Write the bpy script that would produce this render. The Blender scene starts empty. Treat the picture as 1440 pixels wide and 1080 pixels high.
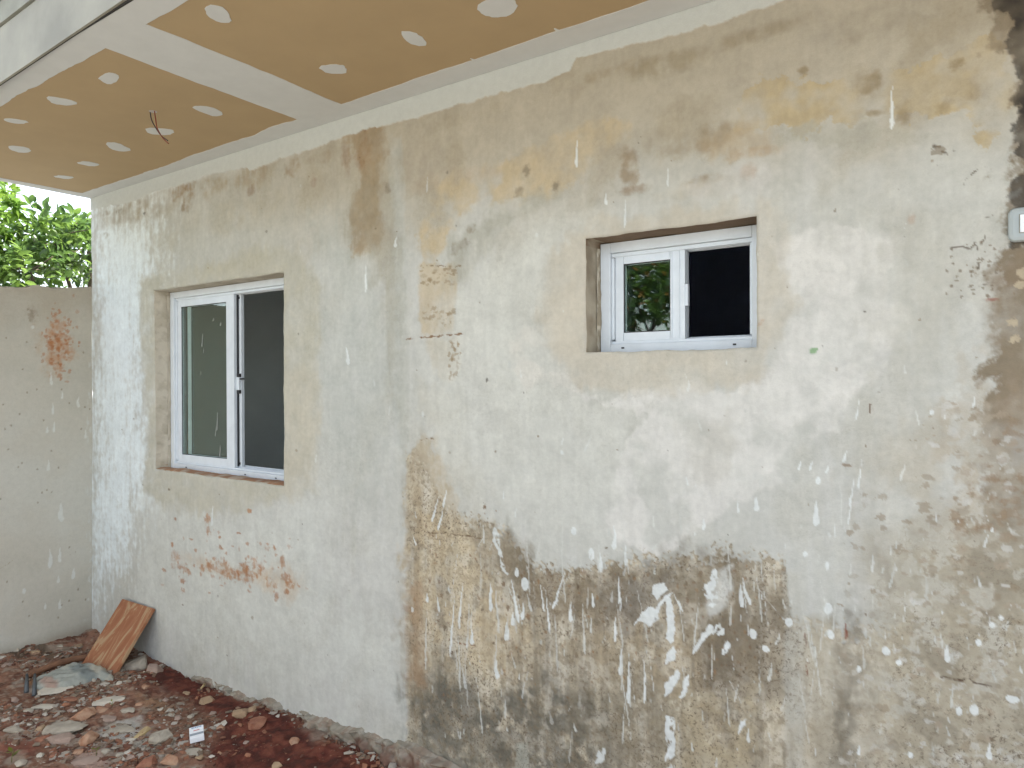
import bpy, bmesh, math, random
import numpy as np
from mathutils import Vector, Matrix, noise as mnoise

# ------------------------------------------------------------------ camera, sky, sun, exposure
scene = bpy.context.scene
COL = scene.collection
FOC = 998.77                      # focal length in photo pixels (1440 wide)
CAM = np.array([4.5898, -2.0684, 1.5])


def basis(yaw, pitch, roll):
    f = np.array([-math.sin(yaw) * math.cos(pitch), math.cos(yaw) * math.cos(pitch), math.sin(pitch)])
    r = np.array([math.cos(yaw), math.sin(yaw), 0.0])
    u = np.cross(r, f)
    return math.cos(roll) * r + math.sin(roll) * u, math.cos(roll) * u - math.sin(roll) * r, f


RGT, UPV, FWD = basis(math.radians(35.155), math.radians(-0.2696), math.radians(-0.2059))
cam_data = bpy.data.cameras.new('camera')
cam = bpy.data.objects.new('camera', cam_data)
COL.objects.link(cam)
cam_data.sensor_width = 36.0
cam_data.lens = 36.0 * FOC / 1440.0
cam_data.clip_start = 0.05
cam_data.clip_end = 500.0
cam.matrix_world = Matrix(((RGT[0], UPV[0], -FWD[0], CAM[0]),
                           (RGT[1], UPV[1], -FWD[1], CAM[1]),
                           (RGT[2], UPV[2], -FWD[2], CAM[2]), (0, 0, 0, 1)))
scene.camera = cam

SUN_EL, SUN_AZ = math.radians(50), math.radians(45)     # azimuth from +y towards +x
world = bpy.data.worlds.new('World')
scene.world = world
world.use_nodes = True
nt = world.node_tree
nt.nodes.clear()
w_out = nt.nodes.new('ShaderNodeOutputWorld')
w_bg = nt.nodes.new('ShaderNodeBackground')
w_sky = nt.nodes.new('ShaderNodeTexSky')
w_sky.sky_type = 'NISHITA'
w_sky.sun_disc = False
w_sky.sun_elevation = SUN_EL
w_sky.sun_rotation = SUN_AZ
w_sky.dust_density = 3.0
w_sky.air_density = 1.0
w_sky.ozone_density = 0.6
w_hs = nt.nodes.new('ShaderNodeHueSaturation')
w_hs.inputs['Saturation'].default_value = 0.52
w_bg.inputs['Strength'].default_value = 0.13
nt.links.new(w_sky.outputs[0], w_hs.inputs['Color'])
nt.links.new(w_hs.outputs[0], w_bg.inputs['Color'])
nt.links.new(w_bg.outputs[0], w_out.inputs['Surface'])

sun_data = bpy.data.lights.new('sun', 'SUN')
sun = bpy.data.objects.new('sun', sun_data)
COL.objects.link(sun)
sun_data.energy = 3.0
sun_data.angle = math.radians(0.6)
sun_data.color = (1.0, 0.96, 0.90)
sdir = Vector((math.sin(SUN_AZ) * math.cos(SUN_EL), math.cos(SUN_AZ) * math.cos(SUN_EL), math.sin(SUN_EL)))
sun.rotation_euler = (-sdir).to_track_quat('-Z', 'Y').to_euler()

scene.view_settings.view_transform = 'Standard'
scene.view_settings.look = 'None'
scene.view_settings.gamma = 1.0
scene.view_settings.use_curve_mapping = False
scene.view_settings.exposure = 2.3
scene.cycles.max_bounces = 12
scene.cycles.diffuse_bounces = 6
scene.cycles.transparent_max_bounces = 16

# ------------------------------------------------------------------ helpers: survey points, noise, meshes
rng = np.random.default_rng(7)
RND = random.Random(5)


def ray(u, v):
    return FWD + (u - 720.0) / FOC * RGT - (v - 540.0) / FOC * UPV


def on_plane(u, v, ax, val):
    d = ray(u, v)
    return CAM + (val - CAM[ax]) / d[ax] * d


def on_wall(u, v):
    p = on_plane(u, v, 1, 0.0)
    return p[0], p[2]


def lin(c):
    c = np.asarray(c, float) / 255.0
    return np.where(c <= 0.04045, c / 12.92, ((c + 0.055) / 1.055) ** 2.4)


_tables = {}


def vnoise(x, y, seed):
    if seed not in _tables:
        _tables[seed] = np.random.default_rng(1000 + seed).random((256, 256)).astype(np.float32)
    t = _tables[seed]
    xi = np.floor(x).astype(np.int32)
    yi = np.floor(y).astype(np.int32)
    fx = (x - xi).astype(np.float32)
    fy = (y - yi).astype(np.float32)
    fx = fx * fx * (3 - 2 * fx)
    fy = fy * fy * (3 - 2 * fy)
    x0, x1, y0, y1 = xi & 255, (xi + 1) & 255, yi & 255, (yi + 1) & 255
    a = t[x0, y0] * (1 - fx) + t[x1, y0] * fx
    b = t[x0, y1] * (1 - fx) + t[x1, y1] * fx
    return a * (1 - fy) + b * fy


def fbm(x, y, f, octv=4, seed=0, gain=0.5):
    tot = 0.0
    amp = 1.0
    nrm = 0.0
    ca, sa = math.cos(0.6), math.sin(0.6)
    for o in range(octv):
        s = f * 2.03 ** o
        tot = tot + amp * (vnoise(x * s * ca - y * s * sa + 17.3 * o, x * s * sa + y * s * ca + 5.1 * o, seed + o) * 2 - 1)
        nrm += amp
        amp *= gain
    return tot / nrm * 1.6


def anis(x, y, fx, fy, octv=3, seed=0):
    tot = 0.0
    amp = 1.0
    nrm = 0.0
    for o in range(octv):
        s = 2.03 ** o
        tot = tot + amp * (vnoise(x * fx * s + 3.7 * o, y * fy * s + 9.1 * o, seed + o) * 2 - 1)
        nrm += amp
        amp *= 0.55
    return tot / nrm * 1.6


def sstep(a, b, x):
    t = np.clip((x - a) / (b - a), 0, 1)
    return t * t * (3 - 2 * t)


def psdf(px, pz, poly):
    """signed distance to a polygon, negative inside"""
    poly = np.asarray(poly, float)
    n = len(poly)
    d = np.full(px.shape, 1e9)
    inside = np.zeros(px.shape, bool)
    for i in range(n):
        ax, az = poly[i]
        bx, bz = poly[(i + 1) % n]
        ex, ez = bx - ax, bz - az
        wx, wz = px - ax, pz - az
        t = np.clip((wx * ex + wz * ez) / (ex * ex + ez * ez + 1e-12), 0, 1)
        d = np.minimum(d, (wx - ex * t) ** 2 + (wz - ez * t) ** 2)
        c = ((az <= pz) & (bz > pz)) | ((bz <= pz) & (az > pz))
        xx = ax + (pz - az) / (ez if abs(ez) > 1e-12 else 1e-12) * ex
        inside ^= c & (px < xx)
    d = np.sqrt(d)
    return np.where(inside, -d, d)


def link(o, parent=None):
    COL.objects.link(o)
    if parent is not None:
        o.parent = parent
    return o


def raw_mesh(name, verts, quads, col=None, smooth=True):
    me = bpy.data.meshes.new(name)
    verts = np.ascontiguousarray(verts, np.float32)
    quads = np.ascontiguousarray(quads, np.int32)
    k = quads.shape[1]
    me.vertices.add(len(verts))
    me.vertices.foreach_set('co', verts.ravel())
    me.loops.add(quads.size)
    me.loops.foreach_set('vertex_index', quads.ravel())
    me.polygons.add(len(quads))
    me.polygons.foreach_set('loop_start', np.arange(0, quads.size, k, dtype=np.int32))
    me.polygons.foreach_set('loop_total', np.full(len(quads), k, np.int32))
    me.polygons.foreach_set('use_smooth', np.full(len(quads), smooth))
    me.update(calc_edges=True)
    if col is not None:
        at = me.color_attributes.new('tint', 'FLOAT_COLOR', 'POINT')
        c4 = np.ones((len(verts), 4), np.float32)
        col = np.asarray(col)
        c4[:, :3] = col[:, :3]
        c4[:, 3] = col[:, 3] if col.shape[1] == 4 else 0.0
        at.data.foreach_set('color', c4.ravel())
    return me


def mobj(name, me, mat, parent=None):
    me.materials.append(mat)
    return link(bpy.data.objects.new(name, me), parent)


def pobj(name, verts, faces, mat, parent=None, smooth=False):
    me = bpy.data.meshes.new(name)
    me.from_pydata([tuple(map(float, v)) for v in verts], [], faces)
    me.update()
    if smooth:
        for p in me.polygons:
            p.use_smooth = True
    return mobj(name, me, mat, parent)


def bobj(name, bm, mat, parent=None, bevel=0.0, seg=2, smooth=False):
    if bevel > 0:
        bmesh.ops.bevel(bm, geom=list(bm.edges), offset=bevel, segments=seg, profile=0.5, affect='EDGES')
    bmesh.ops.recalc_face_normals(bm, faces=bm.faces)
    me = bpy.data.meshes.new(name)
    bm.to_mesh(me)
    bm.free()
    if smooth:
        for p in me.polygons:
            p.use_smooth = True
    return mobj(name, me, mat, parent)


def add_box(bm, x0, x1, y0, y1, z0, z1):
    m = Matrix.Translation(((x0 + x1) / 2, (y0 + y1) / 2, (z0 + z1) / 2)) @ Matrix.Diagonal((x1 - x0, y1 - y0, z1 - z0, 1))
    return bmesh.ops.create_cube(bm, size=1.0, matrix=m)


def box(name, x0, x1, y0, y1, z0, z1, mat, parent=None, bevel=0.0):
    bm = bmesh.new()
    add_box(bm, x0, x1, y0, y1, z0, z1)
    return bobj(name, bm, mat, parent, bevel)


def empty(name, loc=(0, 0, 0)):
    o = bpy.data.objects.new(name, None)
    o.location = loc
    o.empty_display_size = 0.1
    return link(o)


def tag(o, label=None, cat=None, group=None, kind=None):
    if label:
        o['label'] = label
    if cat:
        o['category'] = cat
    if group:
        o['group'] = group
    if kind:
        o['kind'] = kind
    return o


def prism(name, outline, z0, z1, mat, parent, normal='z', bevel=0.0):
    """outline in plane, extruded between z0 and z1 along the third axis"""
    n = len(outline)
    vs = [(a, b, z0) for a, b in outline] + [(a, b, z1) for a, b in outline]
    if normal == 'y':
        vs = [(a, c, b) for a, b, c in vs]
    fs = [tuple(range(n)), tuple(range(2 * n - 1, n - 1, -1))]
    fs += [(i, (i + 1) % n, n + (i + 1) % n, n + i) for i in range(n)]
    bm = bmesh.new()
    bv = [bm.verts.new(v) for v in vs]
    for f in fs:
        bm.faces.new([bv[i] for i in f])
    return bobj(name, bm, mat, parent, bevel)


# ------------------------------------------------------------------ materials
def new_mat(name):
    m = bpy.data.materials.new(name)
    m.use_nodes = True
    t = m.node_tree
    return m, t, t.nodes['Principled BSDF']


def plain(name, rgb, rough=0.6, noise=0.08, scale=30.0, bump=0.0, bscale=120.0, metal=0.0, spec=0.5, second=None):
    """object-space noise variation over a base colour plus optional fine relief"""
    m, t, p = new_mat(name)
    tc = t.nodes.new('ShaderNodeTexCoord')
    n = t.nodes.new('ShaderNodeTexNoise')
    n.inputs['Scale'].default_value = scale
    n.inputs['Detail'].default_value = 6
    n.inputs['Roughness'].default_value = 0.6
    t.links.new(tc.outputs['Object'], n.inputs['Vector'])
    r = t.nodes.new('ShaderNodeValToRGB')
    c = np.asarray(rgb, float)
    c2 = np.asarray(second, float) if second is not None else c * (1 + noise)
    r.color_ramp.elements[0].position = 0.32
    r.color_ramp.elements[1].position = 0.68
    r.color_ramp.elements[0].color = (*(c * (1 - noise)), 1)
    r.color_ramp.elements[1].color = (*np.clip(c2, 0, 1), 1)
    t.links.new(n.outputs['Fac'], r.inputs['Fac'])
    t.links.new(r.outputs['Color'], p.inputs['Base Color'])
    p.inputs['Roughness'].default_value = rough
    p.inputs['Metallic'].default_value = metal
    p.inputs['Specular IOR Level'].default_value = spec
    if bump > 0:
        n2 = t.nodes.new('ShaderNodeTexNoise')
        n2.inputs['Scale'].default_value = bscale
        n2.inputs['Detail'].default_value = 8
        t.links.new(tc.outputs['Object'], n2.inputs['Vector'])
        b = t.nodes.new('ShaderNodeBump')
        b.inputs['Strength'].default_value = bump
        b.inputs['Distance'].default_value = 0.004
        t.links.new(n2.outputs['Fac'], b.inputs['Height'])
        t.links.new(b.outputs['Normal'], p.inputs['Normal'])
    return m


def tinted(name, rough=0.9, grain=0.10, gscale=260.0, bump=0.25, bdist=0.002, spec=0.25):
    """surface whose own stains come from the mesh's point colours, with procedural grain on top"""
    m, t, p = new_mat(name)
    a = t.nodes.new('ShaderNodeAttribute')
    a.attribute_name = 'tint'
    tc = t.nodes.new('ShaderNodeTexCoord')
    n = t.nodes.new('ShaderNodeTexNoise')
    n.inputs['Scale'].default_value = gscale
    n.inputs['Detail'].default_value = 5
    n.inputs['Roughness'].default_value = 0.7
    t.links.new(tc.outputs['Object'], n.inputs['Vector'])
    n3 = t.nodes.new('ShaderNodeTexNoise')
    n3.inputs['Scale'].default_value = gscale / 7
    n3.inputs['Detail'].default_value = 6
    n3.inputs['Roughness'].default_value = 0.65
    t.links.new(tc.outputs['Object'], n3.inputs['Vector'])
    ad = t.nodes.new('ShaderNodeMath')
    ad.operation = 'ADD'
    t.links.new(n.outputs['Fac'], ad.inputs[0])
    t.links.new(n3.outputs['Fac'], ad.inputs[1])
    mr = t.nodes.new('ShaderNodeMapRange')
    mr.inputs['From Min'].default_value = 0.6
    mr.inputs['From Max'].default_value = 1.4
    mr.inputs['To Min'].default_value = 1 - grain
    mr.inputs['To Max'].default_value = 1 + grain
    t.links.new(ad.outputs[0], mr.inputs['Value'])
    mx = t.nodes.new('ShaderNodeVectorMath')
    mx.operation = 'SCALE'
    t.links.new(a.outputs['Color'], mx.inputs[0])
    t.links.new(mr.outputs[0], mx.inputs['Scale'])
    # dark grit and pin-holes where the surface carries them
    ng = t.nodes.new('ShaderNodeTexNoise')
    ng.inputs['Scale'].default_value = 95.0
    ng.inputs['Detail'].default_value = 7
    ng.inputs['Roughness'].default_value = 0.72
    ng.inputs['Distortion'].default_value = 0.4
    t.links.new(tc.outputs['Object'], ng.inputs['Vector'])
    gm = t.nodes.new('ShaderNodeMapRange')
    gm.inputs['From Min'].default_value = 0.515
    gm.inputs['From Max'].default_value = 0.63
    t.links.new(ng.outputs['Fac'], gm.inputs['Value'])
    gk = t.nodes.new('ShaderNodeMath')
    gk.operation = 'MULTIPLY'
    gk.use_clamp = True
    t.links.new(gm.outputs[0], gk.inputs[0])
    t.links.new(a.outputs['Alpha'], gk.inputs[1])
    gx = t.nodes.new('ShaderNodeMix')
    gx.data_type = 'RGBA'
    gx.inputs[7].default_value = (0.115, 0.085, 0.055, 1)
    t.links.new(gk.outputs[0], gx.inputs[0])
    t.links.new(mx.outputs[0], gx.inputs[6])
    t.links.new(gx.outputs[2], p.inputs['Base Color'])
    p.inputs['Roughness'].default_value = rough
    p.inputs['Specular IOR Level'].default_value = spec
    b = t.nodes.new('ShaderNodeBump')
    b.inputs['Strength'].default_value = bump
    b.inputs['Distance'].default_value = bdist
    t.links.new(ad.outputs[0], b.inputs['Height'])
    t.links.new(b.outputs['Normal'], p.inputs['Normal'])
    return m


M_WALL = tinted('weathered_plaster', grain=0.09, bump=0.42, bdist=0.0018)
M_SOIL = tinted('red_soil', grain=0.30, gscale=220.0, bump=0.8, bdist=0.006)
M_CRUMB = tinted('crumbs', grain=0.18, gscale=300.0, bump=0.3)
M_COMPOUND = plain('joint_compound', (0.60, 0.615, 0.595), 0.85, 0.03, 14, 0.08, 60)
M_BOARD = plain('kraft_board', (0.420, 0.310, 0.170), 0.85, 0.035, 5, 0.05, 300)
M_FASCIA = plain('white_fascia', (0.265, 0.25, 0.195), 0.55, 0.2, 3.5, 0.05, 30)
M_TRIM = plain('grey_trim', (0.26, 0.26, 0.22), 0.8, 0.15, 9, 0.2, 60)
M_TILE = plain('roof_fibre_cement', (0.12, 0.125, 0.11), 0.9, 0.25, 12, 0.3, 50)
M_GAP_SHADE = plain('painted_gap_shade', (0.03, 0.028, 0.025), 0.9)  # near-black that stands in for the shade behind the fascia
M_ALU = plain('white_aluminium', (0.66, 0.71, 0.745), 0.32, 0.05, 16, 0.04, 90)
M_ALU_GREY = plain('grey_aluminium', (0.40, 0.41, 0.42), 0.35, 0.02, 6, metal=0.3)
M_BLACK = plain('black_plastic', (0.012, 0.012, 0.014), 0.45)
M_SWITCH = plain('switch_plastic', (0.36, 0.40, 0.395), 0.35, 0.01)
M_ROCKER = plain('rocker_plastic', (0.78, 0.82, 0.83), 0.25, 0.01)
M_ROOM = plain('room_plaster', (0.74, 0.74, 0.73), 0.9, 0.05, 4)
M_ROOM_DARK = plain('bath_room_wall', (0.52, 0.56, 0.70), 0.8, 0.1, 4)
M_SHELL = plain('house_render', (0.42, 0.40, 0.36), 0.9, 0.1, 3)


def glass_mat():
    m, t, p = new_mat('window_glass')
    t.nodes.remove(p)
    out = t.nodes['Material Output']
    tr = t.nodes.new('ShaderNodeBsdfTransparent')
    tr.inputs['Color'].default_value = (0.86, 0.92, 0.89, 1)
    gl = t.nodes.new('ShaderNodeBsdfGlossy')
    gl.inputs['Roughness'].default_value = 0.004
    fr = t.nodes.new('ShaderNodeFresnel')
    fr.inputs['IOR'].default_value = 2.15
    ge = t.nodes.new('ShaderNodeNewGeometry')
    ior = t.nodes.new('ShaderNodeMapRange')          # front face n, back face 1/n: no total reflection inside the thin pane
    ior.inputs['To Min'].default_value = 1.75
    ior.inputs['To Max'].default_value = 1 / 1.75
    t.links.new(ge.outputs['Backfacing'], ior.inputs['Value'])
    t.links.new(ior.outputs[0], fr.inputs['IOR'])
    mx = t.nodes.new('ShaderNodeMixShader')
    t.links.new(fr.outputs[0], mx.inputs[0])
    t.links.new(tr.outputs[0], mx.inputs[1])
    t.links.new(gl.outputs[0], mx.inputs[2])
    t.links.new(mx.outputs[0], out.inputs['Surface'])
    return m


M_GLASS = glass_mat()


def leaf_mat(name, c1, c2):
    m, t, p = new_mat(name)
    out = t.nodes['Material Output']
    tc = t.nodes.new('ShaderNodeTexCoord')
    n = t.nodes.new('ShaderNodeTexNoise')
    n.inputs['Scale'].default_value = 7
    n.inputs['Detail'].default_value = 4
    t.links.new(tc.outputs['Object'], n.inputs['Vector'])
    r = t.nodes.new('ShaderNodeValToRGB')
    r.color_ramp.elements[0].position = 0.36
    r.color_ramp.elements[1].position = 0.66
    r.color_ramp.elements[0].color = (*c1, 1)
    r.color_ramp.elements[1].color = (*c2, 1)
    t.links.new(n.outputs['Fac'], r.inputs['Fac'])
    t.links.new(r.outputs[0], p.inputs['Base Color'])
    p.inputs['Roughness'].default_value = 0.32
    tl = t.nodes.new('ShaderNodeBsdfTranslucent')
    hs = t.nodes.new('ShaderNodeHueSaturation')
    hs.inputs['Value'].default_value = 1.6
    hs.inputs['Hue'].default_value = 0.485
    t.links.new(r.outputs[0], hs.inputs['Color'])
    t.links.new(hs.outputs[0], tl.inputs['Color'])
    mx = t.nodes.new('ShaderNodeMixShader')
    mx.inputs[0].default_value = 0.50
    t.links.new(p.outputs[0], mx.inputs[1])
    t.links.new(tl.outputs[0], mx.inputs[2])
    t.links.new(mx.outputs[0], out.inputs['Surface'])
    return m


M_LEAF_BRIGHT = leaf_mat('bright_leaf', (0.075, 0.16, 0.028), (0.165, 0.275, 0.045))
M_LEAF_DARK = leaf_mat('dark_leaf', (0.045, 0.095, 0.030), (0.12, 0.21, 0.040))
M_LEAF_DRY = leaf_mat('dry_leaf', (0.20, 0.09, 0.03), (0.30, 0.20, 0.04))
M_BARK = plain('bark', (0.11, 0.085, 0.06), 0.9, 0.35, 14, 0.5, 40)

# ------------------------------------------------------------------ ground
SHADE = 0.86                     # albedo of a surface that photographs at full value here


def alb(rgb):
    return lin(rgb) * SHADE


def ground_z(x, y):
    x = np.asarray(x, float)
    y = np.asarray(y, float)
    base = -0.040 + 0.026 * sstep(1.2, 1.7, x) * sstep(-0.40, -0.06, y)
    near = sstep(-3.2, -1.4, y) * sstep(-2.0, -0.1, x) * sstep(7.5, 4.0, x)
    h = 0.016 * fbm(x, y, 3.1, 3, 3) + 0.009 * fbm(x, y, 13.0, 3, 8) + 0.0045 * fbm(x, y, 55.0, 3, 14)
    bank = 0.025 * sstep(0.16, 0.0, x) + 0.035 * sstep(-0.10, 0.0, y) * sstep(1.0, 0.5, x)
    return base + near * h + bank * near


def on_ground(u, v):
    z = -0.05
    for _ in range(6):
        p = on_plane(u, v, 2, z)
        z = float(ground_z(p[0], p[1]))
    return np.array([p[0], p[1], z])


def mixc(col, m, rgb):
    col *= (1 - m[..., None])
    col += m[..., None] * np.asarray(rgb, np.float32)


def grid_faces(nr, nc):
    idx = np.arange(nr * nc).reshape(nr, nc)
    return np.stack([idx[:-1, :-1], idx[:-1, 1:], idx[1:, 1:], idx[1:, :-1]], -1).reshape(-1, 4)


def build_ground():
    gx = np.concatenate([[-160, -60, -25, -12, -7, -4, -2.5, -1.5, -0.8, -0.4, -0.2, -0.1],
                         np.arange(-0.05, 2.75, 0.0065), np.arange(2.8, 5.0, 0.08),
                         [5.3, 6, 7, 9, 13, 20, 40, 90, 160]])
    gy = np.concatenate([[-160, -70, -35, -18, -10, -7, -5.5, -4.5, -3.8, -3.2, -2.8, -2.4, -2.1, -1.9, -1.7, -1.55, -1.45],
                         np.arange(-1.35, 0.03, 0.0065), [0.1, 0.3, 1, 3, 6, 12, 30, 80, 160]])
    X, Y = np.meshgrid(gx, gy, indexing='ij')
    Z = ground_z(X, Y)
    under = (X > 0.0) & (X < 7.0) & (Y > 0.06) & (Y < 4.2)
    Z = np.where(under, -0.30, Z)
    c = np.empty(X.shape + (3,), np.float32)
    c[:] = lin((140, 104, 84)) * 0.95
    n1 = fbm(X, Y, 6.0, 4, 21)
    n2 = fbm(X, Y, 24.0, 4, 27)
    n3 = fbm(X, Y, 70.0, 3, 33)
    mixc(c, .85 * sstep(0.0, 0.6, n1), lin((112, 80, 62)))
    mixc(c, .8 * sstep(0.2, 0.55, n2), lin((92, 60, 47)))
    mixc(c, 0.8 * sstep(0.2, 0.5, fbm(X, Y, 9.0, 4, 41)), lin((148, 134, 118)))
    mixc(c, 0.6 * sstep(0.3, 0.5, n3), lin((150, 134, 115)))
    red_poly = [on_ground(u, v)[:2] for u, v in ((205, 932), (262, 946), (345, 985), (440, 1030), (570, 1085), (560, 1140),
                                                 (330, 1110), (285, 1052), (322, 1018), (290, 990), (255, 978), (205, 968), (190, 950))]
    xn, yn = X + 0.05 * fbm(X, Y, 7, 3, 51), Y + 0.05 * fbm(X, Y, 7, 3, 57)
    fine = (X > -0.1) & (X < 3.2) & (Y > -1.6) & (Y < 0.2)
    d = np.full(X.shape, 9.0)
    d[fine] = psdf(xn[fine], yn[fine], red_poly)
    red = lin((94, 49, 38))
    mixc(c, sstep(0.05, -0.04, d), red)
    mixc(c, sstep(0.03, -0.04, d) * 0.7 * sstep(0.0, 0.45, n2), lin((116, 68, 52)))
    mixc(c, sstep(0.03, -0.04, d) * 0.7 * sstep(0.1, 0.5, -n2), lin((66, 40, 32)))
    for u, v, rx, ry, col_, a in ((176, 1030, .15, .11, (172, 168, 158), .9), (90, 1026, .13, .05, (165, 158, 142), .8),
                                  (225, 1040, .10, .08, (160, 156, 142), .8), (120, 1070, .16, .06, (168, 146, 132), .7),
                                  (60, 912, .25, .06, (100, 84, 68), .8), (20, 915, .12, .05, (74, 64, 50), .8),
                                  (215, 985, .16, .04, (140, 108, 82), .8), (40, 1010, .14, .05, (110, 74, 60), .8),
                                  (30, 1050, .16, .06, (120, 72, 56), .8), (60, 948, .12, .05, (150, 116, 84), .6)):
        p = on_ground(u, v)
        dd = np.sqrt(((xn - p[0]) / rx) ** 2 + ((yn - p[1]) / ry) ** 2)
        mixc(c, a * sstep(1.15, 0.55, dd + 0.25 * n2), lin(col_))
    far = sstep(-1.5, -2.6, Y) + sstep(-0.2, -1.2, X) + sstep(3.4, 5.0, X) * sstep(-1.2, -1.9, Y)
    mixc(c, np.clip(far, 0, 1), np.array((0.29, 0.288, 0.270)))
    quads = grid_faces(len(gx), len(gy))
    V = np.stack([X, Y, Z], -1).reshape(-1, 3)
    o = mobj('ground', raw_mesh('ground', V, quads, c.reshape(-1, 3)), M_SOIL)
    tag(o, kind='structure')


build_ground()

# ------------------------------------------------------------------ house wall
OPEN_L = (0.718, 1.845, 1.018, 2.003)          # x0, x1, z0, z1 of the big window opening
OPEN_B = (3.434, 3.990, 1.592, 1.968)          # the bathroom window opening
FY_L, FY_B = 0.090, 0.095                      # how far the frames sit inside the wall


def wall_poly(pts):
    return np.array([on_wall(u, v) for u, v in pts])


def snap(arr, vals):
    for v in vals:
        arr[np.argmin(np.abs(arr - v))] = v
    return arr


class Canvas:
    """stain layers over a grid of points on a flat wall (a = along, z = up)"""

    def __init__(self, A, Z, rgb):
        self.A, self.Z = A, Z
        self.c = np.empty(A.shape + (3,), np.float32)
        self.c[:] = alb(rgb)
        self.h = np.zeros(A.shape, np.float32)
        self.g = np.zeros(A.shape, np.float32)      # how much dark grit sits in the surface
        self.a1, self.z1 = A[:, 0], Z[0, :]

    def win(self, a0, a1, z0, z1):
        i0, i1 = np.searchsorted(self.a1, (a0, a1))
        j0, j1 = np.searchsorted(self.z1, (z0, z1))
        return slice(max(i0 - 1, 0), i1 + 1), slice(max(j0 - 1, 0), j1 + 1)

    def mix(self, sl, m, rgb):
        blk = self.c[sl]
        blk *= (1 - m[..., None])
        blk += m[..., None] * alb(rgb).astype(np.float32)
        if min(rgb) > 196 and self.g is not None:
            self.g[sl] *= (1 - m)

    def poly(self, poly, rgb, a=1.0, feather=0.012, warp=0.02, wf=9.0, seed=0, speck=None, raise_=0.0, ragged=0.0, solid=False):
        poly = np.asarray(poly)
        mg = feather * 2 + warp * 1.6 + ragged + 0.03
        sl = self.win(poly[:, 0].min() - mg, poly[:, 0].max() + mg, poly[:, 1].min() - mg, poly[:, 1].max() + mg)
        A, Z = self.A[sl], self.Z[sl]
        if A.size == 0:
            return
        wx = warp * fbm(A, Z, wf, 4, 300 + seed)
        wz = warp * fbm(A, Z, wf, 4, 340 + seed)
        d = psdf(A + wx, Z + wz, poly)
        fine = fbm(A, Z, 38.0, 4, 310 + seed % 5)
        if feather > 0.005:
            feather = feather * 1.7
        d = d + (0.5 * feather + 0.12 * warp) * fine + 0.55 * feather * anis(A, Z, 42.0, 7.0, 3, 350)
        if ragged:
            d = d + ragged * fbm(A, Z, 26.0, 6, 320 + seed % 5, 0.68)
        m = sstep(feather, -feather, d) * a if solid else sstep(feather, -feather, d) * a * np.clip(0.84 + 0.34 * fbm(A, Z, 13.0, 4, 330 + seed % 5) + 0.12 * fine, 0, 1)
        if speck is not None:
            f, lo, hi = speck
            m = m * sstep(lo, hi, fbm(A, Z, f, 4, 380 + seed))
        self.mix(sl, m.astype(np.float32), rgb)
        if raise_:
            self.h[sl] += raise_ * m

    def blot(self, ca, cz, ra, rz, rgb, a=1.0, warp=0.5, wf=None, seed=0, soft=0.6, rot=0.0, raise_=0.0):
        R = max(ra, rz) * 1.9
        sl = self.win(ca - R, ca + R, cz - R, cz + R)
        A, Z = self.A[sl] - ca, self.Z[sl] - cz
        if A.size == 0:
            return
        cr, sr = math.cos(rot), math.sin(rot)
        x, z = A * cr + Z * sr, -A * sr + Z * cr
        d = np.sqrt((x / ra) ** 2 + (z / rz) ** 2)
        if warp:
            d = d + warp * fbm(self.A[sl], self.Z[sl], wf or 1.6 / max(ra, rz), 5, 420 + seed, 0.62)
        m = sstep(1 + soft * 0.5, 1 - soft, d) * a
        if max(ra, rz) > 0.02:              # large stains wash out unevenly
            m = m * np.clip(0.66 + 0.55 * fbm(self.A[sl], self.Z[sl], 24.0, 5, 360, 0.62) + 0.25 * anis(self.A[sl], self.Z[sl], 50.0, 8.0, 3, 366), 0, 1)
        self.mix(sl, m.astype(np.float32), rgb)
        if raise_:
            self.h[sl] += raise_ * m

    def drop(self, ca, cz, w, ln, rgb, a=1.0, tilt=0.0, raise_=0.0004):
        """paint splash: round head at the bottom with a tapering tail above"""
        R = ln + w
        sl = self.win(ca - R, ca + R, cz - R, cz + R)
        A, Z = self.A[sl] - ca, self.Z[sl] - cz
        if A.size == 0:
            return
        cr, sr = math.cos(tilt), math.sin(tilt)
        x, z = A * cr + Z * sr, -A * sr + Z * cr
        if ln < 2.4 * w:                    # flat blob, uneven rim
            dd = np.hypot(x / (w / 2), z / (ln / 2)) + 0.28 * fbm(self.A[sl], self.Z[sl], 0.9 / w, 3, 440)
            m = sstep(1.0 + 0.0016 / w, 1.0 - 0.0024 / w, dd) * a
            self.mix(sl, m.astype(np.float32), rgb)
            self.h[sl] += raise_ * m
            return
        x = x + 0.25 * w * fbm(self.A[sl], self.Z[sl], 0.5 / w, 3, 450)
        t = np.clip((z + ln / 2) / ln, 0, 1)
        wd = w / 2 * np.clip(np.sqrt(np.clip(t * 6, 0, 1)) * (1 - t) ** 0.7 + 0.12 * (1 - t), 0.02, 1)
        m = sstep(0.0011, -0.0011, np.abs(x) - wd) * (np.abs(z) < ln / 2) * a
        self.mix(sl, m.astype(np.float32), rgb)
        if raise_:
            self.h[sl] += raise_ * m

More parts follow.
